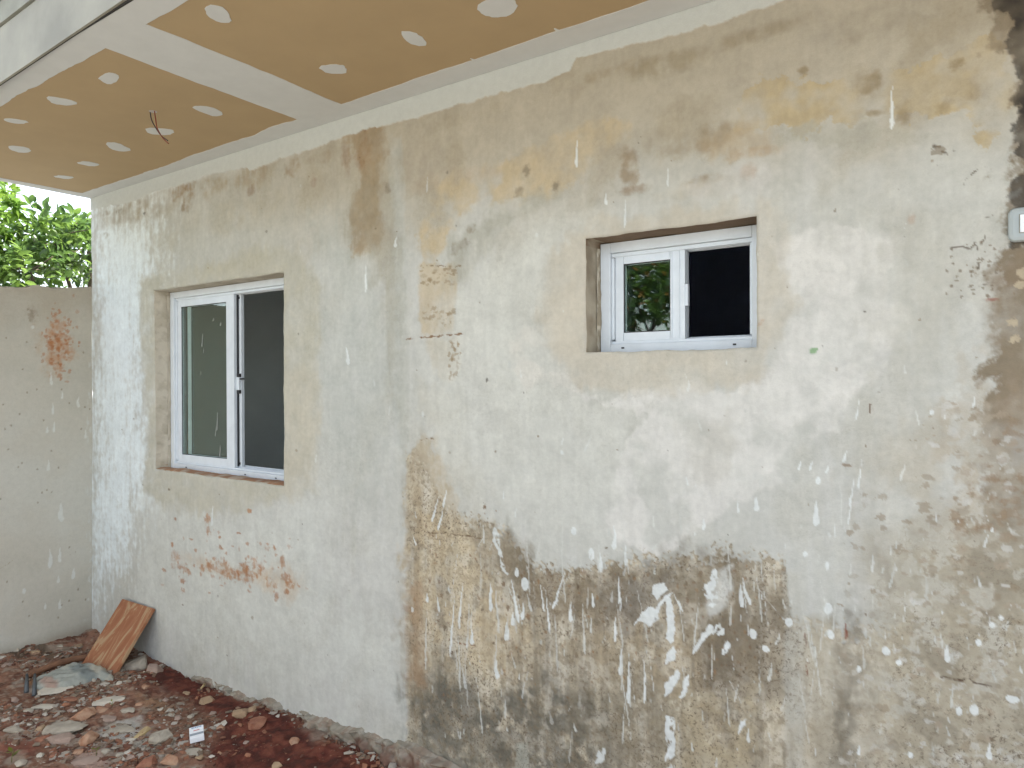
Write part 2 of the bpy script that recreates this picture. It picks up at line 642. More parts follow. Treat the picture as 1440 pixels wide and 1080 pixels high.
    def line(self, pts, w, rgb, a=1.0, jit=0.002, seed=0, dotted=0.0, depth=0.0):
        pts = np.asarray(pts, float)
        mg = w + 0.01
        sl = self.win(pts[:, 0].min() - mg, pts[:, 0].max() + mg, pts[:, 1].min() - mg, pts[:, 1].max() + mg)
        A, Z = self.A[sl], self.Z[sl]
        if A.size == 0:
            return
        Zj = Z + jit * fbm(A, Z, 60, 3, 460 + seed)
        Aj = A + jit * fbm(A, Z, 60, 3, 470 + seed)
        d = np.full(A.shape, 9.0)
        for (ax, az), (bx, bz) in zip(pts[:-1], pts[1:]):
            ex, ez = bx - ax, bz - az
            t = np.clip(((Aj - ax) * ex + (Zj - az) * ez) / (ex * ex + ez * ez + 1e-12), 0, 1)
            d = np.minimum(d, np.hypot(Aj - ax - ex * t, Zj - az - ez * t))
        ww = w * (0.7 + 0.6 * fbm(A, Z, 45, 2, 480 + seed))
        m = sstep(0.0012, -0.0012, d - ww / 2) * a
        if dotted:
            m = m * sstep(-0.2, 0.25, fbm(A, Z, 55, 2, 490 + seed) - dotted + 0.4)
        self.mix(sl, m.astype(np.float32), rgb)
        if depth:
            self.h[sl] -= depth * m


def px_blot(cv, u, v, ru, rv, rgb, a=1.0, **k):
    ca, cz = on_wall(u, v)
    ea, _ = on_wall(u + ru, v)
    _, ez = on_wall(u, v - rv)
    cv.blot(ca, cz, abs(ea - ca), abs(ez - cz), rgb, a, **k)


def px_drop(cv, u, v, w, ln, rgb=(222, 226, 222), a=0.95, tilt=0.0, **k):
    ca, cz = on_wall(u, v)
    ea, _ = on_wall(u + w, v)
    _, ez = on_wall(u, v - ln)
    cv.drop(ca, cz, abs(ea - ca), abs(ez - cz), rgb, a, tilt, **k)


def paint_wall(cv):
    A, Z = cv.A, cv.Z
    full = (slice(None), slice(None))
    f1 = fbm(A, Z, 1.7, 4, 60)
    f2 = fbm(A, Z, 5.5, 5, 66)
    f3 = fbm(A, Z, 22.0, 4, 73)
    f4 = fbm(A, Z, 85.0, 3, 79)
    st = anis(A, Z, 16.0, 1.6, 4, 85)
    # mottled base: grey render, warmer upwards
    cv.mix(full, 0.55 * sstep(-0.1, 0.8, f1), (205, 205, 198))
    cv.mix(full, 0.40 * sstep(0.0, 0.7, f2), (190, 188, 175))
    cv.mix(full, 0.30 * sstep(0.1, 0.8, st), (205, 205, 200))
    up = sstep(1.95, 2.35, Z + 0.08 * f2) * sstep(1.3, 2.4, A)
    cv.mix(full, 0.85 * up, (184, 175, 156))
    cv.mix(full, 0.5 * up * sstep(0.0, 0.6, f2), (170, 160, 138))
    # left bay: smooth cool render, brightest beside the corner
    P = wall_poly
    cv.poly(P([(134, 296), (215, 300), (215, 400), (200, 560), (205, 690), (160, 800), (134, 830)]), (234, 243, 244), .97, 0.15, 0.03, 3, 1, solid=True)
    cv.poly(P([(205, 690), (330, 730), (450, 700), (480, 860), (560, 900), (560, 1010), (330, 930), (190, 860)]), (212, 214, 205), 0.7, 0.08, 0.06, 4, 2)
    cv.poly(P([(440, 300), (545, 360), (550, 640), (480, 700), (440, 600), (455, 420)]), (188, 191, 183), 0.6, 0.06, 0.05, 4, 3)
    # newer render round the big window
    cv.poly(P([(197, 392), (300, 372), (340, 352), (410, 345), (450, 400), (452, 520), (440, 610), (446, 690), (402, 706), (340, 720), (285, 722), (232, 712), (206, 690), (204, 560)]),
            (190, 186, 168), 0.85, 0.02, 0.03, 6, 4, raise_=0.0015)
    cv.poly(P([(400, 520), (452, 520), (446, 690), (405, 705), (398, 690)]), (196, 190, 172), 0.8, 0.02, 0.02, 6, 5)
    cv.poly(P([(404, 690), (470, 610), (492, 620), (474, 720), (420, 760)]), (206, 207, 199), 0.5, 0.03, 0.04, 6, 6)
    # stains below the white strip
    for i, (u, v, ru, rv, c, a) in enumerate((
            (180, 300, 45, 16, (160, 146, 122), .6), (258, 270, 20, 14, (150, 124, 88), .85), (300, 262, 22, 18, (166, 148, 116), .6),
            (345, 252, 40, 22, (166, 150, 122), .65), (330, 300, 60, 28, (186, 178, 158), .5), (262, 290, 8, 8, (140, 118, 90), .7),
            (150, 300, 6, 4, (150, 132, 104), .8), (166, 298, 5, 4, (140, 126, 100), .8), (412, 232, 12, 14, (150, 126, 92), .6),
            (441, 255, 5, 9, (140, 110, 92), .6), (486, 220, 8, 24, (150, 126, 100), .7), (352, 268, 6, 8, (140, 116, 92), .5),
            (150, 331, 5, 5, (160, 152, 132), .7), (220, 296, 30, 12, (170, 158, 134), .6), (232, 340, 24, 14, (188, 184, 168), .5),
            (450, 222, 26, 10, (160, 146, 122), .5), (318, 375, 50, 14, (186, 180, 160), .5))):
        px_blot(cv, u, v, ru, rv, c, a, seed=i)
    cv.poly(P([(484, 190), (538, 176), (543, 215), (536, 268), (545, 330), (528, 352), (505, 350), (496, 300), (507, 250), (500, 215)]), (162, 140, 106), 0.85, 0.016, 0.03, 9, 7, ragged=0.02)
    cv.poly(P([(500, 250), (545, 250), (556, 330), (540, 400), (515, 390), (494, 340)]), (158, 148, 126), 0.55, 0.04, 0.05, 6, 8)
    px_blot(cv, 512, 215, 12, 26, (152, 118, 82), .6, seed=3)
    px_blot(cv, 545, 262, 5, 10, (140, 114, 92), .6, seed=4)
    px_blot(cv, 700, 240, 140, 16, (192, 172, 146), .35, seed=5)
    # pale vertical strip where old and new walls meet
    cv.poly(P([(552, 190), (566, 190), (573, 330), (571, 640), (556, 640), (552, 420)]), (192, 194, 187), 0.7, 0.012, 0.02, 6, 9)
    cv.poly(P([(545, 350), (560, 350), (564, 560), (552, 600)]), (176, 178, 168), 0.5, 0.015, 0.02, 8, 10)
    cv.poly(P([(536, 240), (556, 240), (562, 420), (556, 560), (546, 560), (540, 420)]), (172, 168, 152), 0.6, 0.02, 0.02, 7, 31, ragged=0.02)
    cv.poly(P([(556, 330), (566, 330), (574, 640), (566, 690), (560, 520)]), (178, 177, 164), 0.55, 0.010, 0.012, 9, 32, ragged=0.015)
    cv.poly(P([(590, 540), (640, 545), (650, 600), (690, 700), (660, 720), (610, 640)]), (190, 185, 168), 0.6, 0.03, 0.04, 7, 33, ragged=0.02)
    # peach patch and its leg
    cv.poly(P([(586, 295), (600, 268), (640, 236), (700, 232), (745, 212), (800, 190), (860, 160), (892, 182), (850, 225), (800, 262), (770, 272), (735, 278), (690, 286),
               (650, 302), (632, 330), (618, 372), (592, 374)]), (196, 180, 149), 0.95, 0.010, 0.02, 9, 11, speck=(11, -0.9, 0.1), ragged=0.02)
    cv.poly(P([(590, 372), (646, 374), (640, 472), (588, 474)]), (196, 183, 158), 0.9, 0.006, 0.012, 12, 12, ragged=0.012)
    cv.poly(P([(600, 476), (646, 472), (644, 520), (632, 538), (612, 530)]), (196, 186, 164), 0.75, 0.012, 0.02, 10, 13)
    cv.poly(P([(588, 610), (612, 612), (640, 720), (690, 742), (690, 790), (570, 800), (575, 650)]), (184, 170, 144), 0.85, 0.010, 0.03, 9, 14, ragged=0.02)
    cv.poly(P([(632, 340), (690, 295), (740, 282), (790, 270), (770, 300), (700, 330), (660, 400), (640, 400)]), (172, 170, 156), 0.75, 0.02, 0.03, 8, 15)
    for i, (u, v, ru, rv) in enumerate(((731, 271, 7, 9), (782, 262, 5, 8), (662, 322, 8, 7), (652, 345, 10, 10), (640, 352, 5, 10), (741, 240, 5, 8), (546, 265, 4, 8))):
        px_blot(cv, u, v, ru, rv, (136, 126, 106), .75, seed=20 + i)
    # brown clouds, ochre patch
    for i, (u, v, ru, rv, c, a) in enumerate(((885, 235, 14, 30, (142, 122, 92), .7), (1015, 190, 40, 22, (154, 138, 110), .7), (990, 212, 14, 14, (138, 118, 88), .65),
                                             (1032, 222, 10, 10, (146, 126, 98), .7), (960, 210, 34, 14, (160, 146, 120), .6), (930, 195, 46, 26, (170, 160, 138), .6),
                                             (1000, 253, 36, 8, (150, 132, 102), .7), (895, 266, 22, 8, (146, 122, 92), .7), (1055, 240, 12, 12, (176, 142, 106), .8),
                                             (1060, 215, 40, 8, (178, 150, 112), .55), (960, 85, 90, 16, (160, 150, 126), .7), (1060, 48, 70, 12, (158, 148, 126), .7),
                                             (880, 95, 50, 12, (160, 148, 122), .6), (1230, 30, 90, 26, (164, 156, 138), .6), (1330, 40, 50, 40, (166, 156, 134), .6),
                                             (820, 190, 60, 40, (180, 172, 154), .5), (590, 230, 40, 40, (176, 166, 148), .5), (1150, 60, 60, 30, (180, 174, 160), .5))):
        px_blot(cv, u, v, ru, rv, c, a, seed=30 + i)
    cv.poly(P([(1036, 175), (1048, 112), (1100, 96), (1130, 108), (1200, 112), (1262, 98), (1330, 78), (1398, 52), (1424, 108), (1426, 190), (1404, 200), (1352, 176),
               (1290, 158), (1262, 172), (1190, 176), (1150, 184), (1105, 172), (1080, 184)]), (188, 172, 138), 0.95, 0.0035, 0.025, 10, 16, speck=(9, -0.8, 0.0), ragged=0.030, raise_=0.0012)
    cv.poly(P([(1040, 180), (1080, 186), (1080, 210), (1000, 215), (1000, 195)]), (182, 164, 134), 0.6, 0.02, 0.03, 9, 17)
    cv.poly(P([(1105, 178), (1262, 172), (1300, 190), (1240, 205), (1100, 200)]), (176, 173, 158), 0.8, 0.008, 0.02, 12, 18, ragged=0.02)
    for i, (u, v, ru, rv) in enumerate(((1270, 160, 14, 18), (1232, 158, 16, 6), (1368, 130, 8, 16), (1345, 90, 10, 10), (1220, 120, 26, 16), (1130, 100, 8, 8), (1330, 150, 16, 12))):
        px_blot(cv, u, v, ru, rv, (148, 132, 100), .7, seed=50 + i)
    # lighter trowelled coat in the middle
    cv.poly(P([(640, 400), (700, 340), (790, 300), (830, 320), (790, 380), (760, 470), (800, 540), (870, 560), (900, 640), (850, 760), (700, 740), (640, 690), (610, 560)]),
            (210, 210, 200), 0.75, 0.05, 0.05, 5, 19)
    cv.poly(P([(1086, 330), (1180, 312), (1262, 330), (1264, 450), (1215, 550), (1176, 612), (1100, 650), (1092, 690), (1045, 700), (1010, 735), (930, 780), (868, 765),
               (848, 700), (880, 640), (902, 596), (852, 566), (806, 548), (850, 560), (930, 556), (1030, 548), (1082, 520), (1108, 430), (1090, 380)]),
            (217, 215, 207), 0.97, 0.006, 0.035, 7, 20, speck=(11, -0.9, 0.0), raise_=0.0012)
    cv.poly(P([(728, 470), (760, 478), (800, 500), (836, 548), (810, 560), (770, 530), (735, 545), (722, 520)]), (212, 209, 198), 0.85, 0.010, 0.03, 10, 21, speck=(16, -0.8, 0.1), raise_=0.001)
    cv.poly(P([(960, 600), (1010, 580), (1040, 620), (1030, 680), (990, 690), (960, 650)]), (196, 193, 182), 0.75, 0.02, 0.04, 8, 22)
    # newer render round the small window
    cv.poly(P([(768, 360), (822, 318), (960, 292), (1088, 284), (1106, 330), (1112, 430), (1088, 505), (1050, 536), (960, 548), (870, 552), (820, 540), (780, 500), (758, 450)]),
            (197, 190, 173), 0.85, 0.014, 0.03, 7, 23, raise_=0.0012)
    cv.poly(P([(770, 420), (822, 400), (824, 498), (800, 505), (775, 470)]), (204, 196, 178), 0.6, 0.02, 0.02, 8, 24)
    px_blot(cv, 985, 268, 60, 14, (186, 176, 154), .5, seed=61)
    px_blot(cv, 1030, 255, 60, 22, (206, 204, 198), .6, seed=62)
    # right part: scabby old coat
    cv.poly(P([(1266, 300), (1330, 300), (1340, 470), (1320, 560), (1360, 640), (1330, 720), (1200, 760), (1180, 640), (1250, 540), (1268, 450)]), (188, 186, 174), 0.6, 0.03, 0.04, 6, 25)
    edge = P([(1402, -60), (1404, 10), (1416, 35), (1410, 62), (1422, 95), (1434, 120), (1432, 180), (1426, 215), (1438, 235), (1424, 252), (1428, 290), (1420, 330), (1402, 372), (1392, 440),
              (1378, 490), (1392, 540), (1388, 610), (1404, 660), (1384, 710), (1352, 760), (1330, 830), (1345, 890), (1500, 900), (1500, -60)])
    cv.poly(edge, (134, 121, 100), 0.95, 0.008, 0.035, 14, 26, ragged=0.03)
    cv.poly(P([(1330, 560), (1400, 500), (1400, 700), (1350, 800), (1320, 720)]), (184, 174, 156), 0.7, 0.02, 0.06, 16, 27, speck=(22, -0.3, 0.2))
    px_blot(cv, 1408, 450, 26, 44, (140, 126, 104), .75, seed=63)
    px_blot(cv, 1405, 770, 30, 60, (152, 146, 130), .7, seed=64)
    px_blot(cv, 1425, 560, 30, 50, (146, 130, 108), .7, seed=65)
    cv.poly(P([(1240, 640), (1330, 600), (1440, 640), (1440, 900), (1280, 880), (1210, 800)]), (180, 172, 154), 0.6, 0.05, 0.06, 7, 34, speck=(14, -0.6, 0.3), ragged=0.03)
    cv.poly(P([(1230, 330), (1300, 320), (1330, 420), (1290, 560), (1240, 640), (1225, 480)]), (192, 190, 178), 0.5, 0.04, 0.05, 7, 35, ragged=0.03)
    # lower zone: old paint, mould and peeling skin
    top = P([(574, 640), (596, 655), (626, 716), (660, 742), (690, 738), (716, 752), (742, 792), (790, 802), (850, 798), (890, 785), (930, 794), (985, 786), (1010, 776), (1062, 788), (1104, 790),
             (1110, 860), (1180, 884), (1250, 886), (1306, 872), (1340, 850), (1440, 880)])
    zt = np.interp(cv.a1, top[:, 0], top[:, 1])[:, None]
    seam_x = on_wall(573, 800)[0]
    rgt = sstep(seam_x - 0.006, seam_x + 0.008, A + 0.012 * f3)
    low = sstep(-0.012, 0.014, zt - Z + 0.016 * f2 + 0.018 * f3 + 0.012 * f4 + 0.030 * fbm(A, Z, 120.0, 2, 137)) * rgt
    low = low * (1 - 0.38 * sstep(on_wall(1098, 900)[0], on_wall(1130, 900)[0], A))
    cv.mix(full, 0.92 * low, (204, 193, 168))
    cv.mix(full, low * 0.75 * sstep(0.0, 0.6, fbm(A, Z, 7, 5, 90)), (186, 169, 139))
    cv.mix(full, low * 0.70 * sstep(0.05, 0.55, fbm(A, Z, 30, 4, 96)), (214, 205, 184))
    cv.mix(full, low * 0.45 * sstep(0.05, 0.7, anis(A, Z, 11, 1.4, 4, 101)), (144, 133, 113))
    cv.mix(full, low * 0.40 * sstep(0.0, 0.6, anis(A, Z, 60, 7, 4, 106)), (150, 138, 118))
    cv.mix(full, low * 0.35 * sstep(0.1, 0.7, anis(A, Z, 45, 4, 4, 112)), (206, 202, 190))
    for i, (pts, c, a) in enumerate((
            ([(578, 960), (640, 930), (700, 975), (800, 960), (880, 1000), (880, 1100), (600, 1100), (574, 1030)], (100, 98, 88), .9),
            ([(840, 830), (870, 800), (940, 790), (1060, 800), (1110, 850), (1100, 960), (1040, 1000), (960, 900), (900, 880), (820, 870)], (124, 114, 96), .6),
            ([(985, 860), (1020, 860), (1030, 980), (1010, 1000), (995, 960)], (92, 80, 62), .75),
            ([(1176, 884), (1204, 878), (1214, 1000), (1216, 1090), (1170, 1090)], (112, 106, 92), .8),
            ([(860, 900), (930, 900), (950, 1000), (930, 1090), (850, 1090)], (124, 116, 98), .6),
            ([(682, 742), (705, 738), (742, 800), (740, 850), (700, 800)], (112, 106, 90), .7),
            ([(574, 650), (582, 650), (590, 960), (574, 960)], (150, 132, 106), .6))):
        cv.poly(P(pts), c, a, 0.035, 0.05, 7, 70 + i, speck=(30, -1.25, -0.05))
    dx = sstep(on_wall(640, 900)[0], on_wall(760, 900)[0], A) * sstep(on_wall(1180, 900)[0], on_wall(1080, 900)[0], A)
    edge_band = sstep(0.20, 0.02, zt - Z + 0.05 * f2)
    n14 = fbm(A, Z, 15, 5, 145, 0.6)
    cv.mix(full, low * dx * (0.14 + 0.42 * edge_band) * sstep(-0.25, 0.45, n14), (122, 110, 90))
    cv.mix(full, low * 0.45 * sstep(0.05, 0.55, -n14) * (0.4 + 0.6 * dx), (206, 199, 182))
    cv.mix(full, low * 0.55 * sstep(0.12, 0.5, fbm(A, Z, 48, 4, 150, 0.6)), (140, 127, 105))
    cv.mix(full, low * 0.35 * sstep(0.15, 0.6, anis(A, Z, 30, 2.2, 4, 153)) * dx, (112, 102, 84))
    cv.poly(P([(840, 812), (900, 800), (955, 800), (965, 850), (900, 880), (830, 880)]), (110, 103, 92), 0.7, 0.03, 0.04, 8, 36, ragged=0.03)
    cv.poly(P([(690, 742), (716, 744), (760, 800), (820, 830), (800, 870), (740, 850), (706, 800)]), (134, 120, 98), 0.6, 0.02, 0.03, 8, 37, ragged=0.03)
    cv.poly(P([(1000, 860), (1040, 850), (1100, 870), (1104, 980), (1040, 990), (1010, 950)]), (122, 112, 96), 0.6, 0.03, 0.04, 8, 38, ragged=0.03)
    cv.poly(P([(580, 700), (680, 770), (740, 880), (700, 950), (600, 930), (578, 860)]), (204, 186, 152), 0.5, 0.04, 0.05, 7, 39, speck=(18, -0.6, 0.3))
    cv.poly(P([(575, 820), (596, 830), (594, 960), (575, 960)]), (160, 130, 98), 0.6, 0.012, 0.02, 10, 40, ragged=0.02)
    for k in range(620):                     # brown pock marks in the old skin
        u, v = rng.uniform(578, 1104), 700 + 300 * rng.beta(1.6, 2.0)
        if v < 790 and u > 700:
            v = rng.uniform(800, 960)
        r = 0.7 + 1.7 * rng.random() ** 2.5
        px_blot(cv, u, v, r, r * rng.uniform(.7, 2.0), [(148, 116, 84), (126, 102, 78), (108, 92, 74)][rng.integers(3)], rng.uniform(.35, .85), warp=0.7, seed=k % 7, soft=0.3)
    cv.poly(P([(1104, 800), (1126, 800), (1128, 1090), (1100, 1090)]), (190, 188, 176), 0.7, 0.008, 0.012, 10, 80)
    cv.poly(P([(1140, 870), (1172, 872), (1168, 1090), (1136, 1090)]), (178, 170, 150), 0.7, 0.01, 0.012, 10, 81)
    cv.poly(P([(950, 1000), (1060, 960), (1080, 1090), (940, 1090)]), (182, 168, 138), 0.75, 0.03, 0.05, 10, 82, speck=(16, -0.5, 0.2))
    cv.poly(P([(1010, 800), (1030, 800), (1024, 856), (1000, 870), (992, 850)]), (206, 206, 198), 0.85, 0.006, 0.01, 14, 83)
    cv.poly(P([(726, 1044), (742, 1046), (744, 1090), (722, 1090)]), (176, 176, 162), 0.8, 0.004, 0.006, 14, 84)
    # bottom right blistered coat
    br = sstep(on_wall(1180, 900)[0], on_wall(1290, 900)[0], A) * sstep(1.17, 1.02, Z + 0.06 * f2)
    cv.mix(full, 0.8 * br, (172, 164, 144))
    cv.mix(full, 0.7 * br * sstep(0.0, 0.4, fbm(A, Z, 12, 4, 120)), (150, 142, 124))
    cv.mix(full, 0.8 * br * sstep(0.2, 0.45, fbm(A, Z, 26, 4, 126)), (190, 186, 172))
    # dark mould pricks, everywhere in the low zone and thinly elsewhere
    cv.g += (low * np.clip(0.50 + 0.45 * f2 + 0.25 * f3, 0.05, 0.95) + 0.10 * np.clip(0.3 + f2, 0, 1)).astype(np.float32)
    cv.g += (0.35 * br * np.clip(0.4 + f3, 0, 1)).astype(np.float32)
    cv.h += (0.0012 * f3 + 0.0006 * f4) * (0.35 + low + 0.6 * br).astype(np.float32)
    cv.h -= 0.003 * low * (1 - 0.5 * sstep(0.1, 0.5, f2))
    # the left bay stands proud of the old wall lower down
    cv.h += 0.010 * (1 - rgt) * sstep(1.2, 0.7, Z)
    cv.h += 0.004 * fbm(A, Z, 1.1, 2, 131)
    # bubbled chips
    for k in range(330):
        u, v = rng.uniform(1180, 1440), rng.uniform(690, 1080)
        if rng.random() < 0.45:
            u = rng.uniform(1300, 1440)
            v = rng.uniform(560, 1080)
        r = rng.uniform(2.0, 6.5)
        c = [(156, 146, 128), (196, 192, 180), (150, 136, 114), (204, 203, 196), (168, 154, 134)][rng.integers(5)]
        px_blot(cv, u, v, r * rng.uniform(.9, 1.8), r * rng.uniform(.5, 1.0), c, rng.uniform(.3, .7), warp=1.2, wf=70, seed=k % 7, soft=0.25,
                rot=rng.uniform(-.6, .6), raise_=rng.uniform(-0.0012, 0.0006))
    for k in range(60):                       # brown scabs high on the right edge
        u, v = rng.uniform(1338, 1440), rng.uniform(560, 760)
        if u < 1440 - (v - 520) * 0.55:
            continue
        r = rng.uniform(3, 8)
        px_blot(cv, u, v, r * 1.3, r * .8, (150, 130, 106), rng.uniform(.3, .65), warp=1.3, wf=55, seed=k % 7, soft=0.35, raise_=-0.001)
    # rough dark skin edges near the cement patch
    dk = P([(1402, -60), (1406, 12), (1418, 34), (1410, 60), (1421, 92), (1432, 118), (1431, 178), (1424, 214), (1436, 236), (1421, 254), (1426, 290), (1418, 322), (1424, 352), (1448, 362), (1520, 360), (1520, -60)])
    cv.poly(dk, (66, 61, 55), 1.0, 0.0035, 0.014, 22, 28, raise_=-0.004, ragged=0.012)
    cv.poly(P([(1420, 336), (1450, 340), (1450, 420), (1412, 410), (1402, 372)]), (136, 120, 98), 0.8, 0.012, 0.03, 16, 29)
    for i, (u, v) in enumerate(((1438, 384), (1424, 455), (1428, 478), (1434, 400))):
        px_blot(cv, u, v, 7, 6, (190, 176, 150), .9, warp=.8, wf=60, seed=i, soft=0.2)
    # scribbly cracks above right
    for i, pts in enumerate(([(1336, 350), (1352, 346), (1366, 350), (1372, 340)], [(1372, 344), (1377, 362), (1376, 388)], [(1380, 342), (1384, 330)], [(1372, 402), (1388, 400)],
                             [(1402, 366), (1404, 380), (1398, 382)], [(1396, 300), (1386, 306)], [(1358, 250), (1352, 262)], [(1366, 245), (1384, 236)], [(1316, 208), (1332, 220)],
                             [(1370, 422), (1368, 434)], [(1310, 204), (1322, 206)])):
        cv.line(P(pts), 0.004, (96, 84, 70), .85, 0.004, i, 0.2)
    for i in range(40):
        px_blot(cv, rng.uniform(1330, 1400), rng.uniform(340, 420), 2.2, 1.7, (124, 110, 90), .7, warp=.9, wf=120, seed=i % 7, soft=.2)
    px_blot(cv, 1396, 421, 9, 2.2, (150, 92, 74), .7, seed=1)
    px_blot(cv, 1322, 212, 10, 6, (126, 112, 90), .6, warp=1.0, wf=60, seed=2, soft=.2)
    # horizontal block-joint cracks
    for i, (pts, w, c, dot) in enumerate((([(592, 374), (648, 374)], .007, (128, 108, 78), .3), ([(572, 477), (606, 474), (648, 470)], .008, (126, 92, 58), .1),
                                          ([(602, 749), (630, 751), (676, 757)], .006, (118, 98, 74), .2), ([(592, 618), (610, 617)], .004, (130, 110, 84), .2),
                                          ([(640, 903), (668, 909)], .005, (140, 104, 78), .2), ([(1324, 954), (1362, 959), (1394, 966)], .005, (84, 62, 48), -.4),
                                          ([(1305, 953), (1324, 954)], .003, (110, 92, 74), .1), ([(738, 540), (744, 570)], .003, (120, 110, 94), .1),
                                          ([(712, 546), (704, 548)], .003, (130, 118, 100), .1), ([(608, 384), (640, 386)], .003, (150, 126, 94), .3))):
        cv.line(P(pts), w, c, .9, 0.004, 20 + i, dot, 0.002)
    for i in range(46):
        px_blot(cv, rng.uniform(594, 642), rng.choice([rng.uniform(376, 400), rng.uniform(430, 460)]), rng.uniform(1.2, 3.6), rng.uniform(1, 3), (150, 132, 102), rng.uniform(.3, .7), warp=1.2, wf=70, seed=i % 7, soft=.25)
    for i in range(22):
        px_blot(cv, rng.uniform(632, 648), rng.uniform(480, 532), rng.uniform(1.2, 2.8), rng.uniform(1.5, 4), (152, 132, 102), rng.uniform(.3, .7), warp=1.2, wf=70, seed=i % 7, soft=.25)
    # rusty trowel marks below the big window
    spots = [(245, 793, 4, 5), (248, 781, 5, 8), (254, 797, 4, 5), (262, 800, 5, 6), (268, 804, 3, 4), (257, 817, 4, 6), (287, 800, 6, 7), (296, 797, 5, 6), (302, 800, 5, 7), (312, 803, 6, 5),
             (322, 804, 8, 6), (332, 806, 6, 6), (338, 803, 4, 5), (345, 797, 8, 11), (352, 803, 7, 8), (360, 792, 4, 8), (370, 796, 5, 5), (378, 770, 4, 5), (389, 770, 3, 4), (399, 788, 4, 8),
             (402, 810, 6, 8), (380, 822, 5, 7), (388, 824, 4, 5), (392, 838, 4, 7), (293, 730, 5, 9), (296, 746, 5, 6), (248, 729, 3, 3), (353, 718, 3, 3), (311, 755, 2, 2), (337, 749, 3, 2),
             (244, 765, 2, 4), (410, 820, 6, 6), (405, 830, 4, 4), (335, 812, 14, 5), (316, 792, 10, 5), (348, 812, 10, 5), (366, 806, 6, 8)]
    px_blot(cv, 325, 800, 62, 14, (198, 176, 148), .55, seed=5, warp=.8)
    px_blot(cv, 400, 812, 24, 26, (198, 178, 152), .5, seed=6, warp=.8)
    for i, (u, v, ru, rv) in enumerate(spots):
        px_blot(cv, u, v, ru, rv * .9, [(178, 128, 86), (172, 122, 80), (164, 116, 80)][i % 3], .78, warp=.9, wf=45, seed=i % 7, soft=.45)
    for i in range(70):
        px_blot(cv, rng.normal(325, 45), rng.normal(790, 22), rng.uniform(1, 2.8), rng.uniform(1, 3), (174, 124, 84), rng.uniform(.3, .65), warp=.9, wf=80, seed=i % 7, soft=.4)
    # odd marks
    px_blot(cv, 1142, 493, 6, 4, (120, 160, 110), .8, warp=.8, wf=60, soft=.3)
    cv.line(P([(1224, 569), (1222, 580)]), .006, (104, 72, 46), .9, .002, 40)
    px_blot(cv, 1190, 655, 7, 2.5, (140, 116, 90), .7, soft=.3)
    for u, v, w, l in ((1282, 308, 7, 14), (1068, 455, 5, 6), (1072, 450, 4, 4)):
        px_blot(cv, u, v, w, l * .6, (176, 138, 112), .35, seed=2)
    cv.line(P([(1190, 878), (1189, 900)]), .006, (140, 84, 66), .8, .003, 41)
    cv.line(P([(1133, 880), (1132, 900), (1136, 930), (1133, 950)]), .004, (126, 82, 62), .8, .003, 42, .2)
    # white paint splashes
    big = [(880, 300, 4, 40), (853, 280, 4, 18), (490, 500, 6, 26), (812, 216, 4, 40), (515, 392, 3, 40), (940, 250, 3, 26), (1254, 152, 6, 60), (1209, 668, 3, 44, -.12), (1198, 690, 3, 46, -.15),
           (1195, 718, 3, 40, -.12), (1124, 655, 5, 14, -.4), (1140, 655, 5, 14, -.35), (1163, 660, 4, 14, -.3), (1188, 642, 5, 18, -.4), (1206, 575, 3, 34, -.2), (1148, 722, 10, 36),
           (1150, 676, 7, 10), (1063, 708, 7, 22), (1038, 710, 3, 24), (1164, 856, 12, 16), (1168, 893, 11, 14), (1132, 780, 7, 9), (1163, 797, 6, 12), (1246, 916, 10, 12), (1264, 933, 9, 9),
           (1109, 875, 11, 13), (1207, 942, 8, 10), 
           (1058, 892, 10, 14), (1076, 912, 12, 10), (1042, 838, 9, 34),
           (1048, 832, 6, 40, .3), (726, 806, 6, 14), (738, 820, 10, 18), (724, 845, 5, 60, .2), (735, 860, 5, 24),
           (720, 870, 6, 20), (664, 896, 7, 22), (698, 942, 6, 26), (712, 888, 8, 26), (802, 860, 5, 30), (833, 844, 4, 22), (832, 780, 8, 18), (807, 746, 8, 12), (864, 756, 7, 34),
           (845, 790, 5, 30), (880, 780, 5, 30), (870, 830, 4, 40), (865, 885, 5, 36), (884, 960, 6, 60), (872, 930, 6, 40), (906, 960, 4, 60), 
           (990, 736, 5, 20), (1395, 880, 9, 12), (1376, 905, 8, 10), (1332, 920, 8, 26), (1392, 1058, 10, 24), (1370, 1000, 14, 16), (1348, 1002, 8, 12), (1408, 870, 10, 9), (1425, 985, 22, 12),
           (1280, 1062, 9, 10), (1208, 1056, 6, 14), (1395, 745, 4, 8), (1310, 580, 6, 8), (648, 850, 3, 70, -.12), (636, 880, 3, 90, -.1), (620, 730, 3, 36, -.3), (612, 716, 3, 40, -.35),
           (690, 840, 5, 40), (600, 840, 4, 14), (786, 830, 4, 60, -.35), (770, 860, 3, 60, .1), (762, 840, 3, 40, .15), (626, 700, 3, 30, -.3)]
    for b in big:
        px_drop(cv, *b[:4], tilt=b[4] if len(b) > 4 else 0.0, raise_=0.0006)
